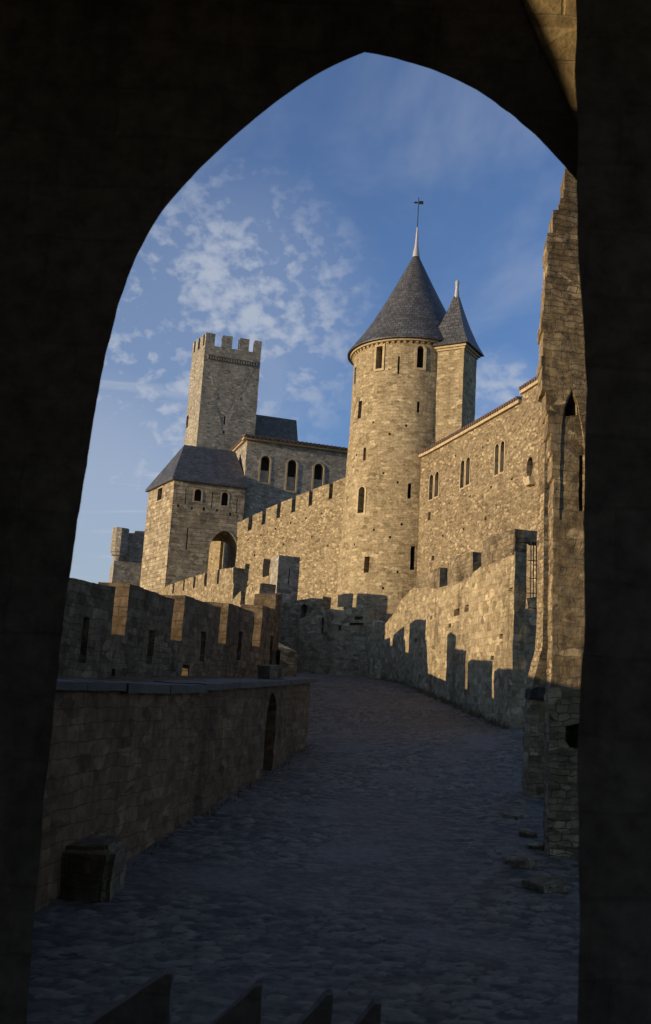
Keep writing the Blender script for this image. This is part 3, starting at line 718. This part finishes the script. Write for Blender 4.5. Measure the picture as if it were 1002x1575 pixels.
# ------------------------------------------------------------------ big round tower and its stair turret
TY = 50.0
ce = at(633, 552, TY)
zE = ce.z; cx, cy = ce.x, TY
Rt = 92 / FPX * TY
zap = at(641, 388, TY).z
TT = Thing('round_tower', (cx, cy, 2), 'big golden round tower under a dark conical slate roof with weathervane', 'tower')
class CylFace(Face):
    def __init__(s, px, py, rad):
        # tangent plane of the tower where the pixel ray meets it
        d = fw + rt * ((px - 501) / FPX) + up * ((787.5 - py) / FPX)
        a = d.x ** 2 + d.y ** 2; b_ = 2 * (d.x * (EYE.x - cx) + d.y * (EYE.y - cy)); c_ = (EYE.x - cx) ** 2 + (EYE.y - cy) ** 2 - rad ** 2
        k = (-b_ - math.sqrt(max(0, b_ * b_ - 4 * a * c_))) / (2 * a)
        s.o = EYE + d * k; s.n = Vector((s.o.x - cx, s.o.y - cy, 0)).normalized(); s.t = Vector((-s.n.y, s.n.x, 0))
bodyT = lathe_bm(cx, cy, [(Rt * 1.09, 0.5), (Rt * 1.07, 6), (Rt * 1.045, 10), (Rt * 1.02, 14), (Rt, zE - 3), (Rt, zE - 0.02)], 96)
wins = [(584, 534, 557, 569, 1, 12), (647, 640, 531, 566, 1, 12), (556, 549, 748, 790, 2, 14), (564, 561, 855, 881, 0, 8), (546, 545, 566, 590, 0, 2.2), (613, 612, 547, 576, 0, 3), (553.5, 553, 616, 645, 0, 5), (644, 643, 617, 636, 0, 4), (560.5, 560, 686, 708, 0, 4), (630, 629, 742, 766, 0, 5), (635, 634, 838, 878, 0, 6)]
cuts = []; later = []
for (x, _, ya, yb, typ, wp) in wins:
    if typ == 1 and ya > 545: pass
spec = [(584, 533, 567, 9.5, 1), (647, 532, 566, 10.5, 2), (556.5, 749, 789, 11, 2), (564.5, 856, 881, 8, 0), (546.5, 566, 590, 2.5, 0), (613.5, 548, 575, 3, 0), (554, 617, 644, 5, 0), (644, 618, 635, 4, 0), (560.5, 688, 708, 4, 0), (630, 743, 767, 5, 0), (635, 840, 877, 7, 0)]
for (x, ya, yb, wp, typ) in spec:
    rad = Rt * (1.0 if yb < 700 else (1.03 if yb < 800 else 1.05))
    Fc = CylFace(x, (ya + yb) / 2, rad)
    zt1, zb1 = Fc.sz(x, ya)[1], Fc.sz(x, yb)[1]
    s0 = Fc.sz(x - wp / 2, (ya + yb) / 2)[0]; s1 = Fc.sz(x + wp / 2, (ya + yb) / 2)[0]
    w_ = min(s1 - s0, 0.42)
    pts = arch_pts(0, zb1, w_, zt1 - zb1) if typ == 2 else rect_pts(-w_ / 2, zb1, w_ / 2, zt1)
    cuts.append(pocket(Fc, pts, 0.75)); later.append((Fc, pts, typ))
for (x, y) in ((575, 650), (600, 668), (625, 655), (590, 728), (612, 742), (575, 815), (600, 826), (618, 806), (548, 700), (590, 905), (612, 880), (545, 838)):
    Fc = CylFace(x, y, Rt * (1.0 if y < 700 else (1.03 if y < 800 else 1.05)))
    s_, z_ = Fc.sz(x, y); cuts.append(pocket(Fc, rect_pts(-0.05, z_ - 0.06, 0.05, z_ + 0.06), 0.3))
TT.add('body', cut(bodyT, cuts), 'tower_stone', rough=(0.5, 0.02, 1.2), cyl=(cx, cy, Rt, 1.0))
for Fc, pts, typ in later:
    w = backing(TT, Fc, pts, 0.5)
    if typ: TT.add('frame', ring_bm(Fc, grow(pts, 0.12), pts, 0.2, 0.035), 'trim_stone', parent=w)
# corbel table under the eaves
bms = []
for i in range(64):
    a = 2 * math.pi * i / 64
    p0 = Vector((cx + math.cos(a) * (Rt - 0.05), cy + math.sin(a) * (Rt - 0.05), 0)); tn = Vector((-math.sin(a), math.cos(a), 0)); nn = Vector((math.cos(a), math.sin(a), 0))
    b2 = bmesh.new(); vs = []
    for q in (0, 1):
        for dz, do in ((-0.30, 0.0), (-0.14, 0.0), (-0.14, 0.15), (-0.19, 0.15)):
            vs.append(b2.verts.new(p0 + tn * (q - 0.5) * 0.14 + nn * do + Vector((0, 0, zE + dz))))
    b2.faces.new(vs[0:4]); b2.faces.new(vs[4:8][::-1])
    for j in range(4): b2.faces.new((vs[j], vs[(j + 1) % 4], vs[4 + (j + 1) % 4], vs[4 + j]))
    bmesh.ops.recalc_face_normals(b2, faces=b2.faces); bms.append(b2)
TT.add('corbel_table', join(bms + [lathe_bm(cx, cy, [(Rt - 0.1, zE - 0.137), (Rt + 0.19, zE - 0.137), (Rt + 0.22, zE - 0.02), (Rt - 0.1, zE - 0.02)], 96)]), 'trim_stone')
Re = Rt + 0.36
H = zap - zE
roof = [(Re - 0.12, zE - 0.015), (Re, zE - 0.05), (Re + 0.005, zE + 0.02)]
for k in range(1, 15):
    f = k / 14
    r = (Rt * 0.965) * (1 - f) + 0.03 + max(0, (Re - Rt * 0.965)) * (1 - f) ** 4.5
    roof.append((max(r, 0.08), zE + 0.02 + (H - 0.02) * f))
rb = TT.add('roof', lathe_bm(cx, cy, roof, 72), 'slate', cyl=(cx, cy, Rt * 0.8, 1.12))
ztip = at(644, 350, TY).z; zpole = at(648, 304, TY).z; zvane = at(648, 312, TY).z
TT.add('finial', lathe_bm(cx, cy, [(0.20, zap - 0.30), (0.17, zap), (0.10, zap + 0.35), (0.06, ztip - 0.4), (0.035, ztip)], 16), 'lead', parent=rb)
vb = join([tube_bm((cx, cy, ztip - 0.1), (cx, cy, zpole), 0.022), tube_bm((cx - 0.28, cy, zvane), (cx + 0.25, cy, zvane), 0.014), box_bm((cx + 0.03, cy - 0.012, zvane - 0.08), (cx + 0.26, cy + 0.012, zvane + 0.10)), box_bm((cx - 0.22, cy - 0.012, zvane - 0.05), (cx - 0.05, cy + 0.012, zvane + 0.05))])
TT.add('weathervane', vb, 'iron', parent=rb)

# square stair turret beside it
corner = at(712, 600, 46.5)
aL, aR = R(30), R(-60)
nL = Vector((-math.sin(aL), -math.cos(aL), 0)); nR = Vector((-math.sin(aR), -math.cos(aR), 0))
side = 1.72
P = [Vector((corner.x, corner.y, 0)), Vector((corner.x, corner.y, 0)) - nL * side, Vector((corner.x, corner.y, 0)) - (nL + nR) * side, Vector((corner.x, corner.y, 0)) - nR * side]
zTe = at(712, 529, 46.5).z; ctr = sum(P, Vector()) / 4
TU = Thing('stair_turret', (ctr.x, ctr.y, 2), 'narrow square stair turret with pointed slate roof against the round tower', 'turret')
def quad_prism(P, z0, z1, g=0.0):
    bm = bmesh.new(); c = sum(P, Vector()) / 4
    Q = [c + (p - c) * (1 + g / (p - c).length) for p in P]
    A = [bm.verts.new((p.x, p.y, z0)) for p in Q]; B = [bm.verts.new((p.x, p.y, z1)) for p in Q]
    bm.faces.new(A); bm.faces.new(B)
    for i in range(4): bm.faces.new((A[i], A[(i + 1) % 4], B[(i + 1) % 4], B[i]))
    bmesh.ops.recalc_face_normals(bm, faces=bm.faces); return bm
TU.add('body', quad_prism(P, 3, zTe - 0.10), 'tower_stone', rough=(0.4, 0.014, 1.6))
TU.add('cornice', join([quad_prism(P, zTe - 0.22, zTe - 0.12, 0.08), quad_prism(P, zTe - 0.117, zTe - 0.003, 0.2)]), 'trim_stone')
zTa = at(702.5, 455, 47.6).z
bm = bmesh.new(); rings = []
for f, g in ((0, 0.42), (0.06, 0.30), (0.14, 0.12), (0.25, -0.08), (0.5, -0.46), (0.75, -0.78), (1.0, -1.06)):
    Q = [ctr + (p - ctr) * max(0.04, (1 + g / (p - ctr).length)) for p in P]
    rings.append([bm.verts.new((p.x, p.y, zTe + 0.0 + (zTa - zTe) * f)) for p in Q])
for A, B in zip(rings, rings[1:]):
    for i in range(4): bm.faces.new((A[i], A[(i + 1) % 4], B[(i + 1) % 4], B[i]))
bm.faces.new(rings[0]); bm.faces.new(rings[-1]); bmesh.ops.recalc_face_normals(bm, faces=bm.faces)
rb = TU.add('roof', bm, 'slate', sharp=30)
zt2 = at(701.5, 430, 47.6).z
TU.add('finial', lathe_bm(ctr.x, ctr.y, [(0.15, zTa - 0.2), (0.12, zTa + 0.1), (0.08, zTa + 0.45), (0.11, zt2 - 0.10), (0.05, zt2)], 12), 'lead', parent=rb)

# ------------------------------------------------------------------ palace wall on the right, above the rampart
FK = Face(641, 705, 47.5, to=(800, 615, 37.8))
TK = Thing('palace_wing', (6, 43, 2), 'long rubble palace wall with paired windows and tiled eaves on the right', 'building')
topK = FK.pts([(641, 706), (660, 698), (740, 654), (802, 619)])
sEnd = FK.sz(860, 700)[0]
ck = []; wk = []
for (x, ya, yb) in ((668, 728, 766), (716, 706, 748), (769, 681, 728)):
    for dx in (-4.2, 4.2):
        yy = -dx * 0.55
        Fz = FK.sz(x + dx, ya + yy)[1]; Fb = FK.sz(x + dx, yb + yy)[1]; sc_ = FK.sz(x + dx, (ya + yb) / 2)[0]
        hw = abs(FK.sz(x + dx + 2.9, 720)[0] - FK.sz(x + dx - 2.9, 720)[0])
        pts = arch_pts(sc_, Fb, hw, Fz - Fb, 5)
        ck.append(pocket(FK, pts, 0.7)); wk.append(pts)
for q in ((659, 788, 663, 800), (664, 855, 668, 862), (690, 772, 692.5, 775), (722, 762, 724.5, 765), (754, 748, 757, 752), (786, 735, 789, 739), (680, 822, 682.5, 826), (712, 812, 714.5, 816), (746, 796, 749, 800), (700, 700, 702, 703), (742, 686, 744, 690)): 
    ck.append(pocket(FK, rect_pts(*rect_px(FK, *q)), 0.3))
body = prism_bm(FK, [(0, 1.0)] + topK + [(FK.sz(802, 619)[0], 1.0)][0:0] + [FK.sz(803, 622), (sEnd, FK.sz(803, 622)[1]), (sEnd, 1.0)], FK.n * -0.9)
TK.add('wall', cut(body, ck), 'palace_stone', rough=(0.45, 0.02, 1.5))
for pts in wk:
    w = backing(TK, FK, pts, 0.45)
    TK.add('frame', ring_bm(FK, grow(pts, 0.06), pts, 0.15, 0.02), 'trim_stone', parent=w)
def eaves(T, F, a, b, name='eaves', step=0.24, drop=0.16, out=0.28, back=1.2, rise=0.55):
    """Stone cornice and a skirt of round tiles along the top of a wall from (s,z) a to b."""
    bms = []
    L = b[0] - a[0]; n = max(2, int(L / step))
    cor = prism_bm(F, [(a[0], a[1] - 0.02), (b[0], b[1] - 0.02), (b[0], b[1] + 0.11), (a[0], a[1] + 0.11)], F.n * -(out * 0.7 + 0.4), out=out * 0.7)
    T.add('cornice', cor, 'trim_stone', rough=(0.3, 0.008, 3))
    for i in range(n):
        k = (i + 0.5) / n; s_ = a[0] + L * k; z = a[1] + (b[1] - a[1]) * k + 0.18
        p = F.w(s_, z, out); q = F.w(s_, z + rise, out - back)
        bms.append(tube_bm(p, q, step * 0.40, 8))
    under = bmesh.new()
    vs = [under.verts.new(F.w(a[0], a[1] + 0.115, out - 0.04)), under.verts.new(F.w(b[0], b[1] + 0.115, out - 0.04)), under.verts.new(F.w(b[0], b[1] + 0.115 + rise, out - back)), under.verts.new(F.w(a[0], a[1] + 0.115 + rise, out - back))]
    v2 = [under.verts.new(v.co + Vector((0, 0, 0.06))) for v in vs]
    under.faces.new(vs); under.faces.new(v2[::-1])
    for i in range(4): under.faces.new((vs[i], vs[(i + 1) % 4], v2[(i + 1) % 4], v2[i]))
    bmesh.ops.recalc_face_normals(under, faces=under.faces)
    T.add(name, join(bms + [under]), 'roof_tile')
for a, b in zip(topK, topK[1:]): eaves(TK, FK, a, b, 'roof', 0.2, rise=0.12, back=0.9, out=0.18)
# taller bay of the same wing, next to the ruin
FK2 = Face(803, 610, 37.2, to=(840, 590, 35.2))
tk2 = FK2.pts([(803, 606), (842, 582)])
TK2 = Thing('palace_bay', (8, 36.5, 2), 'taller bay at the right end of the palace wall, tiled, half hidden by the ruin', 'building')
sc_, zc_ = FK2.sz(816, 719)
ow = abs(FK2.sz(821, 719)[0] - FK2.sz(811, 719)[0]) / 2; oh = abs(FK2.sz(816, 702)[1] - FK2.sz(816, 735)[1]) / 2
oval = [(sc_ + ow * math.cos(a), zc_ + oh * math.sin(a)) for a in [2 * math.pi * i / 16 for i in range(16)]]
w = backing(TK2, FK2, oval, 0.3); TK2.add('frame', ring_bm(FK2, grow(oval, 0.06), oval, 0.15, 0.02), 'palace_stone', parent=w)
TK2.add('wall', cut(prism_bm(FK2, [(tk2[0][0], 1.0)] + tk2 + [(tk2[1][0], 1.0)], FK2.n * -0.7), [pocket(FK2, oval, 0.45)]), 'palace_stone', rough=(0.4, 0.02, 1.5))
eaves(TK2, FK2, tk2[0], tk2[1], 'roof', 0.2, rise=0.12, back=0.7, out=0.15)
TK2.add('corbel', prism_bm(FK2, FK2.pts([(812, 738), (822, 733), (823, 745), (817, 749)]), FK2.n * -0.5, out=0.22), 'trim_stone', rough=(0.12, 0.03, 3))

# ------------------------------------------------------------------ curtain wall from the round tower to the gate tower
F3 = Face(366, 806, 60, to=(526, 736, 51.0))
T3 = Thing('curtain_wall', (-2, 55, 2), 'long golden crenellated curtain wall between gate tower and round tower', 'wall')
gaps3 = [386, 407, 430, 453, 479, 510]
def y3(x): return 804 - (x - 366) * (804 - 738) / (522 - 366) - 3 * math.sin((x - 366) / 156 * math.pi)
edges = [366] + [v for g_ in gaps3 for v in (g_ - 3.0, g_ + 3.0)] + [534]
tops3 = [(edges[i], y3(edges[i]), edges[i + 1], y3(edges[i + 1])) for i in range(0, len(edges), 2)]
fl3 = [(x, y3(x) + 20 + (x - 366) * 0.03) for x in (366, 400, 440, 480, 534)]
crenel_wall(T3, F3, tops3, fl3, skew * 0.7, 0.5, 'curtain_stone', (0.5, 0.03, 1.4), [pocket(F3, rect_pts(*rect_px(F3, x - 1.1, y3(x) + d - 1.6, x + 1.1, y3(x) + d + 1.6)), 0.3) for x, d in ((382, 34), (402, 36), (424, 37), (447, 38), (471, 40), (495, 42), (392, 62), (436, 66), (480, 72), (505, 95), (460, 100))], (0.3, 0.03, 1.6))

# middle-ground crenellated wall and its block
F4 = Face(254, 903, 46, to=(360, 873, 31.6))
T4 = Thing('stepped_rampart', (-5, 40, 2), 'sunlit crenellated wall rising to the right below the gate tower', 'wall')
g4 = [(268, 3), (284, 3), (300, 3.5), (318, 3.5), (337, 3.5)]
K4 = [(246, 906), (268, 897), (300, 886), (337, 876), (360, 873)]
edges = [246] + [v for g_, w_ in g4 for v in (g_ - w_ / 2, g_ + w_ / 2)] + [360]
tops4 = [(edges[i], lerp(K4, edges[i]), edges[i + 1], lerp(K4, edges[i + 1])) for i in range(0, len(edges), 2)]
fl4 = [(x, lerp(K4, x) + 13 + (x - 250) * 0.10) for x in (246, 300, 340, 360)]
crenel_wall(T4, F4, tops4, fl4, skew * 0.5, 0.5, 'curtain_stone', (0.3, 0.03, 1.8), (), (0.2, 0.025, 2.4))
F4b = Face(366, 885, 45, to=(430, 856, 40.2))
T4c = Thing('inner_rampart', (-2.5, 40, 2), 'short sunlit crenellated wall joining the grey square block', 'wall')
K4 = [(340, 880), (366, 871), (381, 866), (411, 858), (430, 854)]
tops4 = [(345, 877, 361, 872), (364, 871, 378, 867), (384.5, 865, 406, 859), (416.5, 857, 429, 854)]
fl4 = [(x, lerp(K4, x) + 28) for x in (340, 366, 381, 411, 429)]
crenel_wall(T4c, F4b, tops4, fl4, skew * 0.6, 0.5, 'curtain_stone', (0.3, 0.03, 1.8), (), (0.2, 0.025, 2.4))
FB = Face(429.5, 900, 40.0, 28)
T4b = Thing('watch_block', (-1.5, 38, 2), 'grey square block with an arrow slit ending the middle-ground wall', 'tower')
pb = FB.pts([(429.5, 854), (462, 857)])
slt = pocket(FB, rect_pts(*rect_px(FB, 444, 876, 446, 899)), 0.3)
T4b.add('body', cut(prism_bm(FB, [(pb[0][0], 0.5), (pb[1][0], 0.5), pb[1], pb[0]], Vector((-0.35, 0.9, 0))), [slt]), 'grey_stone', rough=(0.25, 0.025, 2))

# ------------------------------------------------------------------ gate tower with hipped slate roof
PH = 17
FGf = Face(263, 800, 64, PH)
Tg = Thing('gate_tower', FGf.w(0, 2), 'square gate tower with hipped slate roof and big pointed doorway', 'tower')
sR, _ = FGf.sz(374, 800)
FGl = Face(263, 800, 64, -62)                  # left side face: tangent points away from its left end to the corner
sL, _ = FGl.sz(222, 830)
dep = abs(sL)
zEg = FGf.sz(268, 735)[1]
backv = -FGl.t * dep
cg = []; wg = []
for q in ((299.5, 752, 310.5, 771), (341, 757, 351.5, 778)):
    s0, z0, s1, z1 = rect_px(FGf, *q); pts = arch_pts((s0 + s1) / 2, z0, s1 - s0, z1 - z0, 4); cg.append(pocket(FGf, pts, 0.8)); wg.append((FGf, pts))
s0, z0, s1, z1 = rect_px(FGl, 243, 751, 250, 769); pts = rect_pts(s0, z0, s1, z1); cg.append(pocket(FGl, pts, 0.8)); wg.append((FGl, pts))
for q in ((287, 812, 289, 846), (285, 752, 286.5, 776), (326, 756, 327.5, 782), (364, 766, 365.5, 790), (273, 776, 276, 780), (294, 780, 297, 784), (312.5, 780, 316, 786), (333, 783, 336, 787), (353, 788, 356, 794)):
    cg.append(pocket(FGf, rect_pts(*rect_px(FGf, *q)), 0.35))
a_ = FGf.sz(318, 895); b_ = FGf.sz(363, 895); tp = FGf.sz(343, 816)
door = arch_pts((a_[0] + b_[0]) / 2, a_[1] - 1.0, b_[0] - a_[0], tp[1] - a_[1] + 1.0, 8, 2)
cg.append(pocket(FGf, door, dep + 1.0))
sidewin = pocket(FGl, rect_pts(-2.1, a_[1] - 1, -0.55, a_[1] + 1.75), 1.9)   # side arch that lets the sun into the porch
cg.append(sidewin)
body = prism_bm(FGf, [(0, 0.0), (sR, 0.0), (sR, zEg), (0, zEg)], backv)
Tg.add('body', cut(body, cg[:-1]), 'gate_tower_stone', rough=(0.5, 0.02, 1.5))
for Fz, pts in wg:
    w = backing(Tg, Fz, pts, 0.45); Tg.add('frame', ring_bm(Fz, grow(pts, 0.08), pts, 0.15, 0.02), 'trim_stone', parent=w)
pw = FGf.sz(331, 870)
FIn = Face(331, 870, 64, -50); FIn.o = FGf.w(a_[0] + 1.55, pw[1], -dep - 1.6)
Tg.add('inner_pier', prism_bm(FIn, rect_pts(-0.9, 0.0, 0.9, pw[1] + 3.5), FIn.n * -0.5), 'tower_stone')
Tg.add('doorway', ring_bm(FGf, grow(door, 0.16), door, 0.25, 0.03), 'gate_tower_stone')
# hipped roof
ov = 0.16
c = [FGf.w(-ov, zEg, ov), FGf.w(sR + ov, zEg, ov), FGf.w(sR + ov, zEg, ov) + backv * (1 + 2 * ov / dep), FGf.w(-ov, zEg, ov) + backv * (1 + 2 * ov / dep)]
FM = Face(263, 800, 64, PH); FM.o = FGf.o + backv * 0.5
r1 = FM.sz(284, 684); r2 = FM.sz(362, 697); zri = (r1[1] + r2[1]) / 2
bm = bmesh.new()
V = [bm.verts.new(p) for p in c]; V0 = [bm.verts.new(p + Vector((0, 0, -0.14))) for p in c]
ra = bm.verts.new(FM.w(r1[0], r1[1])); rb_ = bm.verts.new(FM.w(max(r2[0], r1[0] + 1), r1[1]))
bm.faces.new((V[0], V[1], rb_, ra)); bm.faces.new((V[1], V[2], rb_)); bm.faces.new((V[2], V[3], ra, rb_)); bm.faces.new((V[3], V[0], ra))
for i in range(4): bm.faces.new((V[i], V0[i], V0[(i + 1) % 4], V[(i + 1) % 4]))
bm.faces.new(V0); bmesh.ops.recalc_face_normals(bm, faces=bm.faces)
Tg.add('roof', bm, 'slate', sharp=10)

# ------------------------------------------------------------------ palace block behind with three arched windows
FP1 = Face(379, 700, 66.0, PH)
TB = Thing('palace_block', FP1.w(0, 2), 'grey palace block with three blocked arched windows behind the curtain wall', 'building')
tA, tB = FP1.sz(380, 676), FP1.sz(536, 697)
zt_b = tA[1]
sB = FP1.sz(560, 720)[0]
cb_ = []; wb_ = []
for x, ya, yb in ((408, 701, 742), (449, 707, 755), (490, 713, 757)):
    s0, z0, s1, z1 = rect_px(FP1, x - 7, ya, x + 7, yb); pts = arch_pts((s0 + s1) / 2, z0, s1 - s0, z1 - z0, 5)
    cb_.append(pocket(FP1, pts, 0.7)); wb_.append((pts, s0, s1, z0, z1, ya))
TB.add('wall', cut(prism_bm(FP1, [(0, 2.0), (sB, 2.0), (sB, zt_b), (0, zt_b)], FP1.n * -5.5), cb_), 'grey_stone', rough=(0.6, 0.02, 1.4))
for pts, s0, s1, z0, z1, ya in wb_:
    w = backing(TB, FP1, pts, 0.5)
    TB.add('infill', prism_bm(FP1, rect_pts(s0 + 0.02, z0 + 0.02, s1 - 0.02, z0 + (z1 - z0) * 0.45), FP1.n * -0.3, out=-0.10), 'blocked_opening', parent=w)
    TB.add('frame', ring_bm(FP1, grow(pts, 0.12), pts, 0.2, 0.03), 'trim_stone', parent=w)
eaves(TB, FP1, (-0.3, zt_b), (sB, zt_b), 'roof', 0.3, rise=0.25, back=1.2, out=0.4)
FP1l = Face(379, 700, 66.0, PH - 90)
eaves(TB, FP1l, (-5.4, zt_b), (-0.1, zt_b), 'eaves', 0.3, rise=0.12, back=0.45, out=0.25)

# slate-roofed building behind it
FH = Face(393, 680, 86, PH)
TH = Thing('gabled_house', FH.w(0, 4), 'steep grey-roofed building between tall square tower and round tower', 'building')
q1, q2, q3, q4 = FH.sz(391, 690), FH.sz(463, 690), FH.sz(458, 633), FH.sz(396, 627)
zt_h = q4[1]; ze_h = q1[1] - 1.5
bm = bmesh.new()
pr = [FH.w(q1[0] - 2, ze_h, 0.3), FH.w(q2[0], ze_h, 0.3), FH.w(q2[0], zt_h, -2.2), FH.w(q1[0] - 2, zt_h, -2.2), FH.w(q1[0] - 2, ze_h, -4.7), FH.w(q2[0], ze_h, -4.7)]
v = [bm.verts.new(p) for p in pr]
for q in ((0, 1, 2, 3), (3, 2, 5, 4), (1, 5, 2), (0, 3, 4), (0, 4, 5, 1)): bm.faces.new([v[i] for i in q])
bmesh.ops.recalc_face_normals(bm, faces=bm.faces)
TH.add('roof', bm, 'grey_slate', sharp=10)
TH.add('wall', prism_bm(FH, [(q1[0] - 1.8, 3), (q2[0] - 0.2, 3), (q2[0] - 0.2, ze_h - 0.02), (q1[0] - 1.8, ze_h - 0.02)], FH.n * -4.4), 'grey_stone')

# ------------------------------------------------------------------ tall square tower
FT = Face(310, 600, 84, PH)
TTq = Thing('square_tower', FT.w(0, 3), 'tall square crenellated tower behind the gate tower roof', 'tower')
FTl = Face(310, 600, 84, -62)
sTr, _ = FT.sz(397.5, 600); sTl, _ = FTl.sz(291, 600); dT = abs(sTl)
zTop = FT.sz(318, 530)[1]; zM = FT.sz(318, 511)[1]
ct = [pocket(FT, rect_pts(*rect_px(FT, 344.5, 640, 347, 653)), 0.5), pocket(FT, rect_pts(*rect_px(FT, 343, 663, 346, 668)), 0.4), pocket(FTl, rect_pts(*rect_px(FTl, 287, 640, 290, 658)), 0.4)]
TTq.add('body', cut(prism_bm(FT, [(0, 1.0), (sTr, 1.0), (sTr, zTop), (0, zTop)], -FTl.t * dT), ct), 'grey_stone', rough=(0.6, 0.03, 1.3))
wm = 0.62
def merl(F, a, b, th_, dirn):
    TTq.add('merlon', prism_bm(F, [(a, zTop - 0.05), (b, zTop - 0.05), (b, zM), (a, zM)], F.n * -th_, out=0.004), 'grey_stone', rough=(0.35, 0.03, 2))
u = sTr
for a, b in ((0.0, 0.165), (0.30, 0.475), (0.60, 0.775), (0.875, 1.0)): merl(FT, a * u, b * u, 0.5, 1)
for a, b in ((-0.42, -0.20), (-0.78, -0.58), (-1.0, -0.90)): merl(FTl, a * dT, b * dT, 0.5, 1)
bms = []
zc = FT.sz(330, 548)[1]
for k in range(20):
    s_ = u * (0.06 + 0.86 * k / 19)
    bms.append(prism_bm(FT, [(s_, zc - 0.32), (s_ + 0.11, zc - 0.32), (s_ + 0.11, zc), (s_, zc)], FT.n * -0.18, out=0.13))
bms.append(prism_bm(FT, [(u * 0.05, zc + 0.002), (u * 0.94, zc + 0.002), (u * 0.94, zc + 0.10), (u * 0.05, zc + 0.10)], FT.n * -0.2, out=0.16))
TTq.add('corbel_table', join(bms), 'grey_stone')

# ------------------------------------------------------------------ far left: corner watch turret and its wall
FV = Face(197, 850, 78, PH)
TV = Thing('corner_turret', FV.w(0, 4), 'small rounded watch turret and wall at far left behind the gate tower', 'turret')
cv = at(184, 840, 77.5)
zz_ = lambda py: at(184, py, 77.5).z
TV.add('turret', lathe_bm(cv.x, cv.y, [(0.25, zz_(866)), (0.42, zz_(860)), (0.42, zz_(856)), (0.58, zz_(855)), (0.58, zz_(851)), (0.68, zz_(850)), (0.66, zz_(813))], 10), 'grey_stone', rough=(0.4, 0.02, 2), sharp=30)
pv = FV.pts([(190, 818), (208, 818.5), (208, 815), (240, 815)])
pv = FV.pts([(190, 820), (208, 820), (208.3, 816), (240, 818)])
TV.add('wall', prism_bm(FV, [(pv[0][0], 3)] + pv + [(pv[-1][0], 3)], FV.n * -1.0), 'grey_stone', rough=(0.4, 0.03, 1.5))
FV2 = Face(176, 880, 75.5, PH)
pv = FV2.pts([(176, 862), (235, 868)])
TV2 = Thing('bastion', FV2.w(0, 3), 'low grey bastion under the far-left watch turret', 'wall')
TV2.add('wall', prism_bm(FV2, [(pv[0][0], 1), (pv[1][0], 1), pv[1], pv[0]], FV2.n * -2.6), 'grey_stone', rough=(0.4, 0.03, 1.5))
